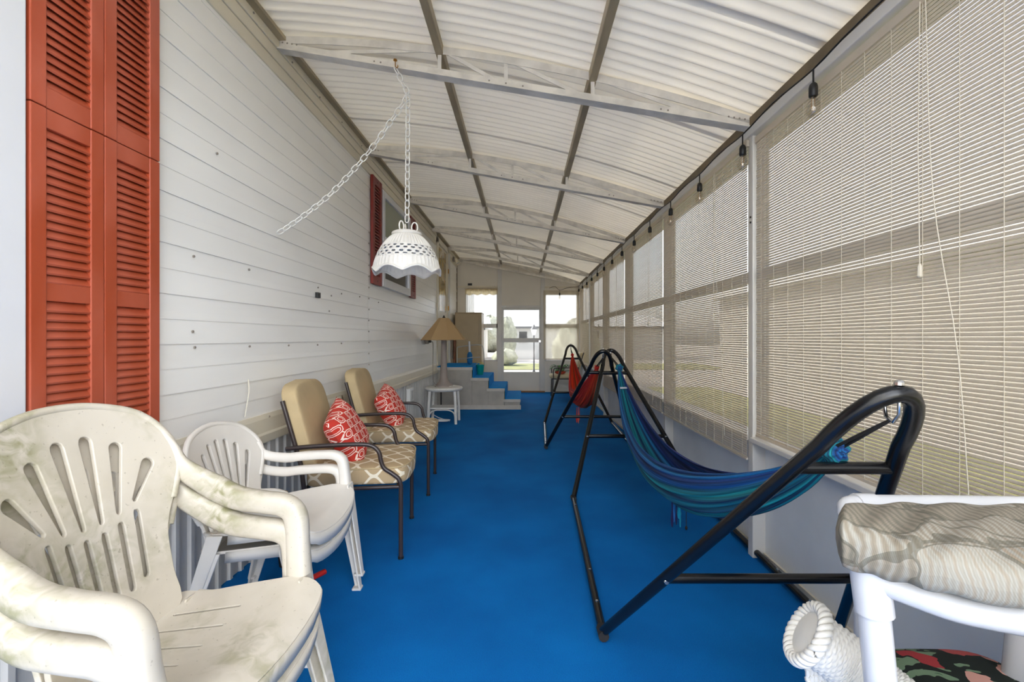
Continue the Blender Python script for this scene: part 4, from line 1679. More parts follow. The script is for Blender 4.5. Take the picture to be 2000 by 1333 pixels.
def link_mesh(L, W, r):
    mb = MB()
    pts = []
    n = 7
    for i in range(n):
        a = -PI / 2 + PI * i / (n - 1)
        pts.append((W / 2 * math.sin(a + PI / 2) if False else W / 2 * math.cos(a + PI / 2) * -1, 0, 0))
    pts = []
    s_ = L / 2 - W / 2
    for i in range(n):
        a = PI * i / (n - 1)
        pts.append((W / 2 * math.cos(a), 0, s_ + W / 2 * math.sin(a)))
    for i in range(n):
        a = PI + PI * i / (n - 1)
        pts.append((W / 2 * math.cos(a), 0, -s_ + W / 2 * math.sin(a)))
    mb.tube(pts, r, 6, closed=True)
    return mb.mesh('chain_link', 80)
LINK = link_mesh(.050, .030, .0033)
LINK.materials.append(M['white_cord'])
def chain(name, label, path, pitch=.0415):
    t = thing(name, label, 'chain', path[0], 0, 'white lamp chains')
    pts = smoothpath(path, 12) if len(path) > 2 else [Vector(p) for p in path]
    segs = []
    d = 0
    for a, b in zip(pts, pts[1:]):
        segs.append((d, a, b, (b - a).length))
        d += (b - a).length
    n = int(d / pitch)
    for k in range(n):
        s = (k + .5) * d / n
        for d0, a, b, L in segs:
            if d0 <= s <= d0 + L + 1e-6:
                p = a + (b - a) * ((s - d0) / max(L, 1e-6))
                tg = (b - a).normalized()
                break
        q = tg.to_track_quat('Z', 'Y').to_matrix().to_4x4()
        o = link('link', LINK, None, t)
        o.matrix_local = Matrix.Translation(p - Vector(path[0])) @ q @ Matrix.Rotation((PI / 2 if k % 2 else 0) + .5, 4, 'Z')
    return t
hook = P(772, 133, 2.66)
junc = P(797, 183, 2.66)
chain('lamp_chain', 'white chain holding the wicker lamp straight down from the roof hook', [tuple(junc), (LX, LY, zc0 + .055)])
chain('hook_chain', 'short gold chain from the roof truss to the lamp chain', [tuple(hook), tuple(junc)], .036)
sw = [P(797, 188, 2.66), P(765, 235, 2.68), P(718, 300, 2.71), P(650, 375, 2.735), P(590, 424, 2.75), P(543, 456, 2.735)]
chain('swag_chain', 'white swag chain drooping from the roof hook down to the siding', [tuple(p) for p in sw])
hk = thing('ceiling_hook', 'small brass hook on the roof truss above the wicker lamp', 'hook', tuple(hook))
mb = MB()
mb.tube([(0, 0, .05), (0, 0, .012), (.008, 0, 0), (.016, 0, .008), (.014, 0, .018)], .0028, 6)
mb.build('hook_wire', M['brass'], hk)
mb = MB()
mb.lathe([(.012, .045), (.010, .052)], 10)
mb.build('hook_plate', M['brass'], hk)

# ================================================================== LAMP TABLE
tx, ty = (867 - VX) * 6.6 / F, 6.6
tb = thing('wicker_stool', 'small white wicker stool table holding the table lamp', 'stool', (tx, ty, 0))
zt_ = .53
mb = MB()
mb.lathe([(.10, zt_ - .055), (.245, zt_ - .055), (.268, zt_ - .045), (.278, zt_ - .025), (.270, zt_ - .006), (.25, zt_), (.0, zt_)], 40, cap1=False)
mb.build('top', M['wicker'], tb, smooth=40)
for sx in (-1, 1):
    for sy in (-1, 1):
        mb = MB()
        mb.tube([(sx * .20, sy * .16, 0), (sx * .195, sy * .155, .25), (sx * .18, sy * .14, zt_ - .05)], [.021, .021, .024], 10)
        mb.build('leg', M['wicker'], tb, smooth=70)
mb = MB()
mb.box(-.19, .19, -.15, .15, .215, .235)
mb.build('shelf', M['wicker'], tb, bevel=.004)
for sy in (-1, 1):
    mb = MB()
    mb.tube(smoothpath([(-.195, sy * .158, .06), (-.17, sy * .158, .16), (-.10, sy * .158, .20), (0, sy * .158, .205), (.10, sy * .158, .20), (.17, sy * .158, .16), (.195, sy * .158, .06)], 4), .010, 8)
    mb.build('arched_brace', M['wicker'], tb, smooth=70)
lm = thing('table_lamp', 'grey table lamp with a tan pyramid shade on the wicker stool', 'lamp', (tx, ty, zt_))
mb = MB()
mb.lathe([(.135, 0), (.135, .015), (.115, .035), (.075, .07), (.055, .14), (.046, .30), (.040, .70)], 24)
mb.build('base', M['lampbody'], lm, smooth=50)
zs1, zs2 = CH - (664 - VY) * 6.6 / F - zt_, CH - (622 - VY) * 6.6 / F - zt_
mb = MB()
mb.lathe([(.335, zs1), (.075, zs2)], 8, cap0=False, cap1=False, rot=PI / 8)
o = mb.build('shade', M['lampshade'], lm)
solidify(o, .005)
mb = MB()
mb.tube([(.337 * math.cos(PI / 8 + i * PI / 4), .337 * math.sin(PI / 8 + i * PI / 4), zs1) for i in range(8)], .007, 6, closed=True)
mb.build('shade_trim', M['lampshade'], lm)
mb = MB()
mb.lathe([(.02, zs2 - .01), (.022, zs2 + .01), (.010, zs2 + .03), (.004, zs2 + .045)], 10)
mb.build('finial', M['dark'], lm, smooth=60)
def cable(name, label, pts, r, m, cat='cable', n=6, group=None):
    mb = MB()
    mb.tube(smoothpath(pts, n), r, 6)
    return tag(mb.build(name, m, None, smooth=80), label, cat, group)
od = -XL * F / (VX - 830)
oz = CH - (666 - VY) * od / F
box = thing('wall_socket', 'grey outdoor socket box with a plug on the siding beside the lamp', 'socket', (XL + .012, od, oz))
mb = MB()
mb.box(0, .045, -.06, .06, -.05, .05)
mb.build('box_body', M['grey_cord'], box, bevel=.005)
mb = MB()
mb.box(.045, .085, -.02, .02, -.03, .01)
mb.build('plug', M['black_plastic'], box, bevel=.004)
cable('extension_cable', 'grey lamp cord running from the wall socket down to the lamp table', [(XL + .10, od, oz - .01), (XL + .13, od - .02, oz - .05), (XL + .145, od - .10, oz - .3), (XL + .16, od - .16, .62), (XL + .20, od - .22, .545)], .006, M['grey_cord'])
pts = []
for i in range(40):
    a = i * .62
    pts.append((tx - .02 + (.10 + .012 * math.sin(i * 1.7)) * math.cos(a), ty + .02 + .05 * math.sin(a), .012 + .0006 * i))
cable('coiled_cable', 'white power cord coiled on the carpet under the wicker stool', pts + [(tx - .14, ty, .10), (tx - .19, ty - .02, .24)], .005, M['white_cord'], n=3)
cable('white_cable', 'short white cord lying over the edge of the wicker stool', [(tx - .13, ty - .05, zt_ + .03), (tx - .05, ty - .22, zt_ + .008), (tx - .03, ty - .275, zt_ - .01)], .004, M['white_cord'])
cable('looped_cable', 'white cord loop beside the lamp foot on the stool top', [(tx + .10, ty - .12, zt_ + .012), (tx + .17, ty - .08, zt_ + .02), (tx + .19, ty - .02, zt_ + .014), (tx + .16, ty + .03, zt_ + .01)], .004, M['white_cord'])
ob = thing('outlet_cover', 'pale square outlet cover on the skirting behind the patio chairs', 'outlet', (XL + .022, 5.85, .50))
mb = MB()
mb.box(0, .05, -.10, .10, -.09, .09)
mb.build('cover', M['siding'], ob, bevel=.006)
mb = MB()
mb.box(.05, .056, -.07, .07, -.06, .06)
mb.build('flap', M['white_metal'], ob, bevel=.003)

# ================================================================== CONCRETE STEPS
st = thing('porch_steps', 'grey concrete side steps with blue carpeted treads up to the house door', 'steps', (0, 0, 0))
ya, yb = 7.79, 9.0
mps = 7.79 / F
sx_ = lambda px: (px - VX) * mps
levels = [(XL + .02, sx_(922), .735), (sx_(922), sx_(954), .549), (sx_(954), sx_(985.5), .364), (sx_(985.5), sx_(1016), .175)]
for i, (x0, x1, z) in enumerate(levels):
    mb = MB()
    mb.box(x0, x1 - .004, ya, yb, 0, z - .05)
    mb.build('step_block', M['concrete'], st)
    mb = MB()
    mb.box(x0 - (.03 if i else 0), x1 + .006, ya - .014, yb, z - .05, z)
    mb.build('tread', M['concrete_edge'], st, bevel=.006)
    mb = MB()
    mb.box(x0 + .003, x1 + .009, ya + .02, yb, z, z + .010)
    mb.build('tread_carpet', M['carpet_step'], st)
    if i:
        mb = MB()
        mb.box(x0 + .008, x0 + .016, ya + .02, yb, z, levels[i - 1][2])
        mb.build('riser_carpet', M['carpet_step'], st)
mb = MB()
mb.box(XL + .02, sx_(1016) + .012, ya - .020, ya + .0, 0, .075)
mb.build('base_board', M['concrete_edge'], st)
mb = MB()
mb.box(XL + .09, XL + .11, ya - .015, ya + .01, 0, .76)
mb.build('edge_strip', M['dark'], st)

# things on and behind the landing
cb = thing('storage_cabinet', 'tall beige cabinet in the far corner beside the window', 'cabinet', (-1.15, 9.85, 0))
mb = MB()
mb.box(-.315, .26, -.20, .36, .02, 1.79)
mb.build('body', M['cabinet'], cb, bevel=.006)
mb = MB()
mb.box(-.305, .20, -.222, -.20, .06, 1.775)
dr_ = mb.build('door', M['cabinet'], cb, bevel=.005)
mb = MB()
mb.box(.15, .17, -.24, -.222, .9, 1.05)
mb.build('handle', M['cabinet'], dr_)
mb = MB()
mb.box(-.315, .265, -.215, .36, 1.79, 1.805)
mb.build('top', M['cabinet'], cb)
mb = MB()
mb.bar((-1.43, 9.30, .0), (-1.445, 9.50, 1.42), .045, .09, (0, 1, 0))
pk = mb.build('wooden_plank', M['wood'], None, bevel=.004)
tag(pk, 'brown wooden board leaning in the corner beside the beige cabinet', 'board')
Yr = 8.85
rail = thing('metal_rail', 'pale bent tube handrail standing on the step landing', 'rail', (0, 0, 0))
sc_ = Yr / F
R3 = lambda px, py, d=Yr: tuple(P(px, py, d))
mb = MB()
mb.tube(smoothpath([R3(893, 707), R3(893, 681), R3(898, 678), R3(917, 675), R3(937, 674), R3(943, 678), R3(945, 690), R3(946, 712)], 4), .010, 8)
mb.build('top_tube', M['grey_steel'], rail, smooth=70)
mb = MB()
mb.tube(smoothpath([R3(893, 709), R3(895, 702), R3(905, 701), R3(938, 698)], 4), .010, 8)
mb.build('lower_tube', M['grey_steel'], rail, smooth=70)
um = thing('folded_umbrella', 'blue folded umbrella with a white handle standing on the landing', 'umbrella', (P(917.5, 711, 8.5).x, 8.5, .745))
mb = MB()
mb.lathe([(.02, 0), (.048, .02), (.055, .10), (.050, .19), (.030, .23), (.016, .24)], 12)
mb.build('cloth', M['umbrella_blue'], um, smooth=60)
mb = MB()
mb.tube([(0, 0, .22), (-.012, 0, .44)], .020, 8)
mb.build('handle', M['pvc'], um, smooth=60)
mb = MB()
mb.tube([(.057 * math.cos(a), .057 * math.sin(a), .09 + .05 * a / 6) for a in [i * .4 for i in range(16)]], .006, 5)
mb.build('tie_strap', M['pvc'], um)
tb_ = thing('teal_bucket', 'teal plastic bucket standing on the upper step', 'bucket', (P(938, 728, 8.4).x, 8.4, .56))
mb = MB()
mb.lathe([(.055, 0), (.075, .17), (.080, .175), (.080, .185), (.07, .185), (.052, .01)], 16, cap1=True)
mb.build('pail', M['teal_plastic'], tb_, smooth=50)
mb = MB()
mb.tube([(.08 * math.cos(a), 0, .175 + .05 * math.sin(a)) for a in [PI * i / 10 for i in range(11)]], .004, 6)
mb.build('bail_handle', M['yellow_plastic'], tb_)

# far right chair with a fern
fc = thing('padded_chair', 'cream padded metal chair in the far corner carrying a fern', 'chair', (.85, 9.35, 0), PI, None)
for sx in (-1, 1):
    for sy in (-1, 1):
        mb = MB()
        mb.tube([(sx * .24, sy * .23, 0), (sx * .23, sy * .22, .42)], .012, 8)
        mb.build('leg', M['brown_steel'], fc)
mb = MB()
mb.box(-.26, .26, -.25, .25, .40, .425)
mb.build('seat_frame', M['brown_steel'], fc)
mb = MB()
cushion(mb, lambda a, b, c: (a, b, .455 + c), .29, .27, .042, 6, .1, 16)
mb.build('seat_cushion', M['cream_vinyl'], fc, smooth=60)
mb = MB()
cushion(mb, lambda a, b, c: (-.26 + c - (a + .24) * .22, b, .72 + a), .23, .25, .04, 6, .1, 16)
mb.build('back_cushion', M['cream_vinyl'], fc, smooth=60)
for sy in (-1, 1):
    mb = MB()
    mb.tube(smoothpath([(.22, sy * .27, .42), (.22, sy * .27, .60), (.12, sy * .27, .64), (-.30, sy * .27, .64)], 4), .011, 8)
    mb.build('armrest', M['brown_steel'], fc, smooth=70)
    mb = MB()
    mb.tube([(-.22, sy * .24, .40), (-.40, sy * .24, .95)], .011, 8)
    mb.build('back_post', M['brown_steel'], fc, smooth=70)
fn_ = thing('fern', 'green fern bunch lying on the cream padded chair', 'plant', (.80, 9.33, .50))
rnd = random.Random(11)
for i in range(26):
    a = rnd.uniform(0, 2 * PI)
    L_ = rnd.uniform(.16, .30)
    up = rnd.uniform(.06, .20)
    mb = MB()
    cvec = Vector((math.cos(a), math.sin(a), 0))
    sv = Vector((-math.sin(a), math.cos(a), 0))
    vs = []
    for k in range(7):
        u = k / 6
        c = cvec * (L_ * u) + Vector((0, 0, up * math.sin(u * 2.4)))
        w_ = .030 * math.sin(PI * (u * .9 + .08)) + .001
        vs += [c - sv * w_, c + Vector((0, 0, .008)), c + sv * w_]
    mb.add(vs, [f for k in range(6) for f in ((3 * k, 3 * k + 3, 3 * k + 4, 3 * k + 1), (3 * k + 1, 3 * k + 4, 3 * k + 5, 3 * k + 2))])
    mb.build('frond', M['green'], fn_, smooth=60)
mb = MB()
mb.grid(lambda u, v: (.10 * math.cos(2 * PI * u) * math.cos(PI * (v - .5)) * (1 + .2 * math.sin(14 * PI * u)) - .02, .07 * math.sin(2 * PI * u) * math.cos(PI * (v - .5)) - .10, .035 + .04 * math.sin(PI * (v - .5))), 24, 10)
mb.build('flower_base', M['terracotta'], fn_, smooth=60)

# ================================================================== STRING LIGHTS
sl_ = thing('string_light', 'black string of clear bulbs hung along the eave of the window wall', 'string light', (0, 0, 0))
SX = 1.262
bys = [1.935 + .622 * i for i in range(14)]
bys = [b for b in bys if b < 10.15]
pts = [(SX, .7, 2.425)]
for b in bys:
    pts += [(SX, b - .31, 2.432), (SX, b, 2.415)]
pts += [(SX - .02, 10.2, 2.42), tuple(P(1120, 561, 10.22)), tuple(P(1110, 562, 10.22)), tuple(P(1093, 567, 10.22)), tuple(P(1084, 560, 10.22)), tuple(P(1073, 563, 10.22))]
mb = MB()
mb.tube(smoothpath(pts, 4), .0045, 6)
mb.build('cable', M['black_plastic'], sl_, smooth=80)
sm_ = MB()
sm_.tube([(0, 0, 0), (0, 0, -.065)], .0042, 6)
sm_.lathe([(.008, -.06), (.015, -.068), (.018, -.080), (.018, -.118), (.014, -.122)], 14)
sme = sm_.mesh('socket', 50)
sme.materials.append(M['black_plastic'])
bm_ = MB()
bm_.lathe([(.012, -.120), (.013, -.130), (.024, -.150), (.029, -.172), (.024, -.195), (.012, -.208), (.002, -.212)], 16)
bme = bm_.mesh('bulb', 60)
bme.materials.append(M['bulb'])
fm = MB()
fm.tube([(-.006, 0, -.122), (-.007, 0, -.165), (0, 0, -.185), (.007, 0, -.165), (.006, 0, -.122)], .0012, 5)
fme = fm.mesh('filament')
fme.materials.append(M['brass'])
for loc in [(SX, b, 2.415) for b in bys] + [tuple(P(1093, 567, 10.22))]:
    o = link('socket', sme, None, sl_)
    o.location = loc
    for nm, me in (('bulb', bme), ('filament', fme)):
        c = link(nm, me, None, o)

# flood light and small wall items
fl_ = thing('flood_light', 'twin outdoor flood light under the roof in the far wall corner', 'lamp', (XL + .02, 9.62, 2.90))
mb = MB()
mb.box(-.01, .03, -.05, .05, .0, .10)
mb.build('mount', M['grey_cord'], fl_, bevel=.004)
for dy in (-.09, .09):
    mb = MB()
    mb.lathe([(.02, .0), (.028, -.03), (.055, -.10), (.055, -.115), (.04, -.118)], 14)
    mb.v = [(.06 - z * .5 + x * .8, dy + y, .05 + z * .8 + x * .4) for x, y, z in mb.v]
    mb.build('lamp_head', M['siding_old'], fl_, smooth=50)
bd = -XL * F / (VX - 616)
b_ = MB()
b_.box(XL + .008, XL + .03, bd - .022, bd + .022, zat(577, bd) - .02, zat(577, bd) + .02)
b_.box(XL + .03, XL + .034, bd - .012, bd + .012, zat(577, bd) - .01, zat(577, bd) + .01)
tag(b_.build('black_plate', M['black_plastic'], None, bevel=.002), 'small square black plate fixed to the middle of the siding', 'plate')
b_ = MB()
b_.box(fx(914), fx(922), Y1 - .03, Y1 - .002, fz(558), fz(554))
tag(b_.build('black_bracket', M['black_plastic'], None, bevel=.003), 'small black bracket on the far wall above the cabinet window', 'bracket')
b_ = MB()
b_.tube(smoothpath([(XL + .03, 2.40, .82), (XL + .045, 2.41, .95), (XL + .03, 2.43, 1.02)], 4), .003, 5)
tag(b_.build('loose_string', M['string'], None), 'loose pale string hanging on the siding above the plastic chair', 'string')
b_ = MB()
b_.tube([(-1.44, 1.62, .03), (-1.02, 2.30, .04)], .014, 8)
tag(b_.build('red_stick', M['red_plastic'], None, smooth=70), 'red stick lying on the floor under the plastic chairs', 'stick')
b_ = MB()
b_.tube([(-1.49, 1.56, .03), (-1.47, 1.80, .60)], .003, 5)
tag(b_.build('thin_cane', M['string'], None), 'thin pale cane leaning on the skirting behind the plastic chairs', 'cane')
dn = thing('dried_ornament', 'dried flower ornament with a dark stem behind the patio chair leg', 'ornament', (-1.30, 2.44, 0))
mb = MB()
mb.lathe([(.03, 0), (.04, .08), (.025, .22), (.03, .34)], 10)
mb.build('stem', M['dark'], dn, smooth=60)
rnd = random.Random(5)
for i in range(7):
    a, z = rnd.uniform(0, 6.3), rnd.uniform(.14, .42)
    mb = MB()
    cushion(mb, lambda x, y, c: (.045 * math.cos(a) + x, .045 * math.sin(a) + y, z + c), .025, .025, .02, 2.2, 0, 6)
    mb.build('petal', M['tan'], dn, smooth=80)

# ================================================================== WICKER CHAIR AND PVC OTTOMAN (near right)
def floral():
    m, t, b = newmat('dark_tropical_floral_fabric')
    g = G(t)
    tc = t.nodes.new('ShaderNodeTexCoord')
    nz = t.nodes.new('ShaderNodeTexNoise')
    nz.inputs['Scale'].default_value = 14
    mixv = t.nodes.new('ShaderNodeMix')
    mixv.data_type = 'VECTOR'
    mixv.inputs['Factor'].default_value = .10
    t.links.new(tc.outputs['Object'], nz.inputs[0])
    t.links.new(tc.outputs['Object'], mixv.inputs[4])
    t.links.new(nz.outputs[1], mixv.inputs[5])
    def vor(sc, mscale):
        mp = t.nodes.new('ShaderNodeMapping')
        mp.inputs['Scale'].default_value = mscale
        mp.inputs['Rotation'].default_value = (0, 0, .6)
        t.links.new(mixv.outputs[1], mp.inputs[0])
        v = t.nodes.new('ShaderNodeTexVoronoi')
        v.inputs['Scale'].default_value = sc
        t.links.new(mp.outputs[0], v.inputs[0])
        return v
    v1 = vor(11, (1, 1.0, 1))
    v2 = vor(12, (.7, 2.6, 1))
    c = srgb(14, 26, 20)
    c = g.mix(g.m('LESS_THAN', v2.outputs['Distance'], .40), c, srgb(120, 146, 116))
    c = g.mix(g.m('LESS_THAN', v2.outputs['Distance'], .10), c, srgb(44, 84, 58))
    sel = t.nodes.new('ShaderNodeSeparateColor')
    t.links.new(v1.outputs['Color'], sel.inputs[0])
    fl1 = g.m('MULTIPLY', g.m('LESS_THAN', v1.outputs['Distance'], .46), g.m('GREATER_THAN', sel.outputs[0], .38))
    pet = t.nodes.new('ShaderNodeValToRGB')
    pet.color_ramp.elements[0].color = srgb(170, 30, 44)
    pet.color_ramp.elements[1].color = srgb(232, 190, 172)
    t.links.new(sel.outputs[1], pet.inputs[0])
    c = g.mix(fl1, c, pet.outputs[0])
    t.links.new(c, b.inputs['Base Color'])
    b.inputs['Roughness'].default_value = .85
    return m
M['floral'] = floral()
def palm():
    m, t, b = newmat('muted_palm_leaf_fabric')
    g = G(t)
    tc = t.nodes.new('ShaderNodeTexCoord')
    def wave(rot, sc, dist):
        mp = t.nodes.new('ShaderNodeMapping')
        mp.inputs['Rotation'].default_value = rot
        t.links.new(tc.outputs['Object'], mp.inputs[0])
        w_ = t.nodes.new('ShaderNodeTexWave')
        w_.inputs['Scale'].default_value = sc
        w_.inputs['Distortion'].default_value = dist
        w_.inputs['Detail'].default_value = 2
        t.links.new(mp.outputs[0], w_.inputs[0])
        return w_.outputs['Fac']
    r = t.nodes.new('ShaderNodeValToRGB')
    cols = [(0, srgb(96, 92, 80)), (.3, srgb(138, 128, 112)), (.5, srgb(160, 158, 148)), (.7, srgb(142, 126, 106)), (1, srgb(154, 158, 152))]
    while len(r.color_ramp.elements) < 5:
        r.color_ramp.elements.new(.5)
    for e, (p, c) in zip(r.color_ramp.elements, cols):
        e.position = p
        e.color = c
    # leaf shapes: stretched cells, each with its own tone, dark rib lines at their rims
    mp = t.nodes.new('ShaderNodeMapping')
    mp.inputs['Scale'].default_value = (1.0, 2.4, 1.0)
    mp.inputs['Rotation'].default_value = (0, 0, .55)
    nz = t.nodes.new('ShaderNodeTexNoise')
    nz.inputs['Scale'].default_value = 9
    mv = t.nodes.new('ShaderNodeMix')
    mv.data_type = 'VECTOR'
    mv.inputs['Factor'].default_value = .12
    t.links.new(tc.outputs['Object'], nz.inputs[0])
    t.links.new(tc.outputs['Object'], mv.inputs[4])
    t.links.new(nz.outputs[1], mv.inputs[5])
    t.links.new(mv.outputs[1], mp.inputs[0])
    vo = t.nodes.new('ShaderNodeTexVoronoi')
    vo.inputs['Scale'].default_value = 6
    t.links.new(mp.outputs[0], vo.inputs[0])
    ve = t.nodes.new('ShaderNodeTexVoronoi')
    ve.feature = 'DISTANCE_TO_EDGE'
    ve.inputs['Scale'].default_value = 6
    t.links.new(mp.outputs[0], ve.inputs[0])
    sc3 = t.nodes.new('ShaderNodeSeparateColor')
    t.links.new(vo.outputs['Color'], sc3.inputs[0])
    stripes = wave((0, 0, .2), 22, 5.0)
    tone = g.m('ADD', g.m('MULTIPLY', sc3.outputs[0], .78), g.m('MULTIPLY', stripes, .22))
    t.links.new(tone, r.inputs[0])
    rib = g.m('LESS_THAN', ve.outputs['Distance'], .035)
    fine = wave((0, .6, .9), 110, 1.2)
    c = g.mix(g.m('MULTIPLY', fine, .22), r.outputs[0], srgb(112, 108, 96))
    c = g.mix(g.m('MULTIPLY', rib, .55), c, srgb(70, 68, 56))
    t.links.new(c, b.inputs['Base Color'])
    b.inputs['Roughness'].default_value = .85
    bp = t.nodes.new('ShaderNodeBump')
    bp.inputs['Strength'].default_value = .12
    bp.inputs['Distance'].default_value = .003
    t.links.new(fine, bp.inputs['Height'])
    t.links.new(bp.outputs[0], b.inputs['Normal'])
    return m
M['palm'] = palm()

wc = thing('wicker_chair', 'white wicker armchair with a dark floral cushion under the pipe footstool', 'chair')
# rolled left arm: woven tube that slopes from the front roll and runs back towards the camera
ARM = [Vector(q) for q in ((.622, .970, .600), (.690, .942, .556), (.738, .885, .522), (.752, .790, .510), (.756, .66, .512), (.76, .50, .522))]
ARM_A = ARM[0]
def weave_tube(path, r, name, parent, ringlen=.0075, strands=15):
    q = smoothpath(path, 16)
    L_ = sum((b - a).length for a, b in zip(q, q[1:]))
    nring = int(L_ / ringlen)
    NA, NL = strands * 8, nring * 4
    def at_(u):
        f = u * (len(q) - 1)
        i = min(int(f), len(q) - 2)
        return q[i] + (q[i + 1] - q[i]) * (f - i)
    fr_ = []
    u0 = None
    for i in range(NL + 1):
        v = i / NL
        c = at_(v)
        tg = (at_(min(1, v + .02)) - at_(max(0, v - .02))).normalized()
        s0 = tg.cross(Vector((0, 0, 1))).normalized()
        fr_.append((c, s0, s0.cross(tg).normalized()))
    mb = MB()
    def f(u, v):
        a = 2 * PI * u
        c, s0, u0 = fr_[int(round(v * NL))]
        ring = v * nring
        ph = math.floor(ring + 1e-6) % 2
        wv = .0016 * math.cos(a * strands + ph * PI) + .0020 * abs(math.sin(PI * ring))
        return c + s0 * ((r + wv) * math.cos(a)) + u0 * ((r + wv) * .95 * math.sin(a))
    mb.grid(f, NA, NL)
    return mb.build(name, M['wicker'], parent, smooth=70)
weave_tube(ARM, .057, 'rolled_arm', wc)
ax = (smoothpath(ARM, 16)[3] - ARM_A).normalized()
sd = ax.cross(Vector((0, 0, 1))).normalized()
up = sd.cross(ax).normalized()
for k in range(3):
    mb = MB()
    pts = []
    for i in range(180):
        a = 2 * PI * i / 180
        w_ = 9 * a + k * 2 * PI / 3
        rr = .061 + .008 * math.cos(w_)
        pts.append(ARM_A + ax * (-.002 + .009 * math.sin(w_)) + sd * (rr * math.cos(a)) + up * (rr * .97 * math.sin(a)))
    mb.tube(pts, .0066, 6, closed=True)
    mb.build('braided_edge', M['wicker'], wc, smooth=80)
mb = MB()
mb.grid(lambda u, v: ARM_A + ax * (-.003 - .009 * (1 - v * v)) + sd * (.058 * v * math.cos(2 * PI * u)) + up * (.056 * v * math.sin(2 * PI * u)), 32, 4)
mb.build('arm_end_cap', M['wicker'], wc, smooth=80)
# woven side panel below the arm
SP = smoothpath(ARM, 10)[3:]
for i in range(0, len(SP), 1):
    p0 = SP[i] + Vector((-.028, 0, -.045))
    mb = MB()
    mb.tube([p0, Vector((p0.x + .012, p0.y, .27)), Vector((p0.x + .02, p0.y, .05))], .0052, 5)
    mb.build('side_reed', M['wicker'], wc, smooth=80)
mb = MB()
for i in range(46):
    pts = []
    for j, p in enumerate(SP):
        ztop = p.z - .045
        z = ztop - (ztop - .06) * i / 45
        pts.append(Vector((p.x - .028 + (ztop - z) * .035 + .0055 * math.cos(PI * j + i * PI), p.y, z)))
    mb.tube(pts, .0046, 4)
o = mb.build('side_weave', M['wicker'], wc, smooth=80)
o['kind'] = 'stuff'
mb = MB()
mb.bar(ARM_A + Vector((.035, -.004, -.06)), ARM_A + Vector((.045, -.004, -.60)), .05, .035, (0, 1, 0))
mb.build('front_leg', M['wicker'], wc, bevel=.008)
mb = MB()
mb.bar(Vector((1.20, .99, .55)), Vector((1.19, .99, 0)), .045, .035, (0, 1, 0))
mb.build('front_leg', M['wicker'], wc, bevel=.008)
for xx in (.76, 1.22):
    mb = MB()
    mb.bar(Vector((xx, .42, .75)), Vector((xx, .44, 0)), .045, .035, (0, 1, 0))
    mb.build('rear_leg', M['wicker'], wc, bevel=.008)
mb = MB()
mb.box(.70, 1.22, .45, 1.13, .27, .322)
mb.build('seat_frame', M['wicker'], wc, bevel=.01)
weave_tube([Vector((1.255, .990, .600)), Vector((1.26, .75, .59)), Vector((1.265, .52, .60))], .045, 'rolled_arm', wc)
mb = MB()
mb.grid(lambda u, v: (.77 + .45 * u, .45 - .05 * v + .012 * math.sin(u * 120), .32 + .55 * v + .004 * math.sin(v * 200)), 60, 30)
o = mb.build('woven_back', M['wicker'], wc, smooth=80)
solidify(o, .012)
mb = MB()
cushion(mb, lambda a, b, c: (.995 + a, .865 + b, .395 + c), .205, .295, .068, 5, .18, 22)
mb.build('seat_cushion', M['floral'], wc, smooth=70)
mb = MB()
cushion(mb, lambda a, b, c: (1.17 + c, .90 + b, .52 + a), .075, .17, .025, 4, .2, 16)
mb.build('side_cushion', M['floral'], wc, smooth=70)

ot = thing('pipe_footstool', 'white plastic pipe footstool with palm-leaf cushion standing on the wicker chair', 'footstool')
PV = .0255
Zr = .852
def Pz(px, py, z):
    d = (CH - z) * F / (py - VY)
    return P(px, py, d)
c1 = Pz(1662, 990, Zr)                 # far left corner of the top pipe
far_r = Vector((1.22, c1.y - .01, Zr))
mb = MB()
mb.tube(smoothpath([c1 + Vector((-.020, -.045, -.035)), c1 + Vector((-.012, -.015, -.006)), c1 + Vector((.02, 0, 0)), c1 + Vector((.2, 0, 0)), far_r], 5), PV, 16)
mb.build('top_pipe', M['pvc'], ot, smooth=70)
mb = MB()
mb.tube([c1 + Vector((.012, 0, 0)), c1 + Vector((.055, 0, 0))], PV + .004, 16)
mb.build('elbow_fitting', M['pvc'], ot, smooth=60)
l0 = P(1700, 1128, .815)
l1 = l0 + Vector((.012, -.010, -.20))
lb = Vector((l0.x + .035, l0.y - .020, .47))
mb = MB()
mb.tube([l0 + Vector((0, 0, .0)), l1, lb], PV, 16)
mb.build('leg', M['pvc'], ot, smooth=70)
mb = MB()
mb.tube([l0 + Vector((-.002, .002, .018)), l0 + Vector((.004, -.004, -.062))], PV + .005, 16)
mb.build('leg_fitting', M['pvc'], ot, smooth=60)
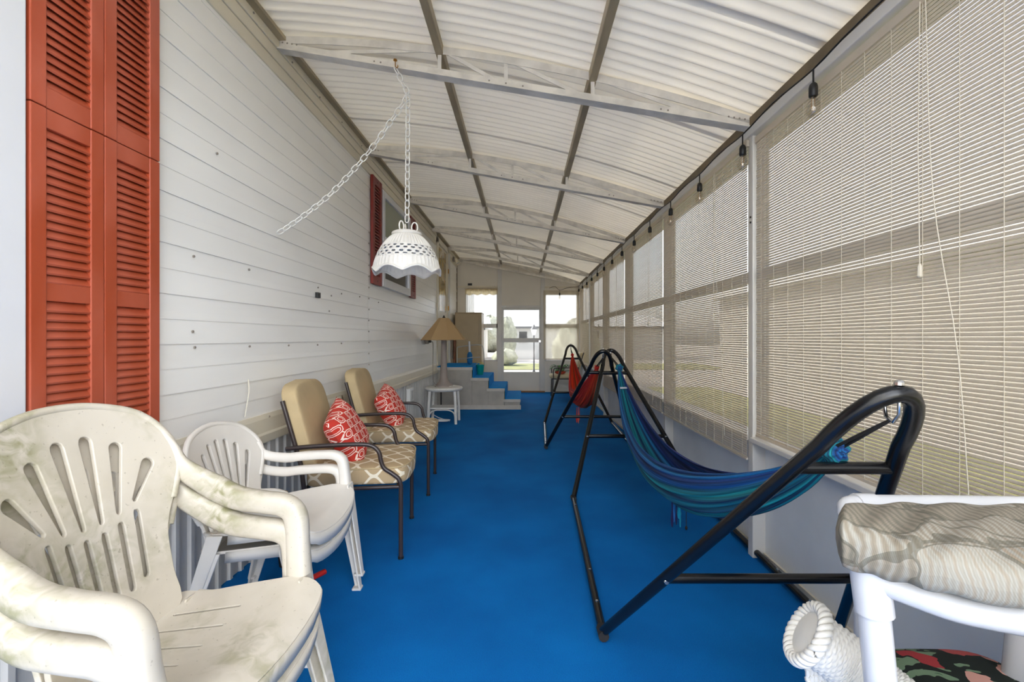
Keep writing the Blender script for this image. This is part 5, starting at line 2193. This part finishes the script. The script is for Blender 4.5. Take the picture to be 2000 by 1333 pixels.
fr = [l0, P(1775, 1157, .778), P(1870, 1189, .740), P(2000, 1215, .712)]
fr.append(fr[-1] + (fr[-1] - fr[-2]) * 1.2)
mb = MB()
mb.tube(smoothpath(fr, 5), PV * .86, 14)
mb.build('front_pipe', M['pvc'], ot, smooth=70)
for p in (c1 + Vector((.03, -.01, 0)), far_r + Vector((-.04, 0, 0)), fr[-1]):
    mb = MB()
    mb.tube([p, Vector((min(p.x, 1.14), max(p.y, .56), .45))], PV, 14)
    mb.build('leg', M['pvc'], ot, smooth=70)
mb = MB()
mb.tube([c1 + Vector((-.015, -.03, -.02)), l0 + Vector((0, 0, .0))], PV, 14)
mb.build('side_pipe', M['pvc'], ot, smooth=70)
# cushion resting on the pipes, its end hangs over the side
E0 = Pz(1640, 1030, .84)
u_far = [Pz(1632, 1020, .872), Pz(1760, 1012, .862), Pz(1900, 1012, .862), Pz(2080, 1012, .862)]
low = [P(1632, 1068, .80), P(1700, 1092, .772), P(1775, 1112, .738), P(1870, 1136, .702), P(2040, 1172, .668)]
def lerp_path(ps, u):
    q = smoothpath(ps, 10)
    f = u * (len(q) - 1)
    i = min(int(f), len(q) - 2)
    return q[i] + (q[i + 1] - q[i]) * (f - i)
ufs, lws = smoothpath(u_far, 10), smoothpath(low, 10)
def at(q, u):
    f = max(0, min(1, u)) * (len(q) - 1)
    i = min(int(f), len(q) - 2)
    return q[i] + (q[i + 1] - q[i]) * (f - i)
def cush(u, v):
    # u along, v round the section
    a = 2 * PI * v
    A_, B_ = at(ufs, u), at(lws, u)
    ctr = (A_ + B_) / 2
    half = (B_ - A_) / 2
    endf = min(1.0, (min(u, 1 - u) / .05 + .02)) ** .4
    def s(c, p):
        return math.copysign(abs(c) ** p, c)
    nrm = Vector((0, 0, 1))
    hs = half.copy()
    p = ctr + hs * s(math.cos(a), .55) * endf * 1.0 + nrm * (.046 * s(math.sin(a), .6) * endf + .0025 * math.sin(u * 26 + 2 * math.cos(a)))
    return p
mb = MB()
mb.grid(cush, 60, 40)
mb.build('cushion', M['palm'], ot, smooth=180)
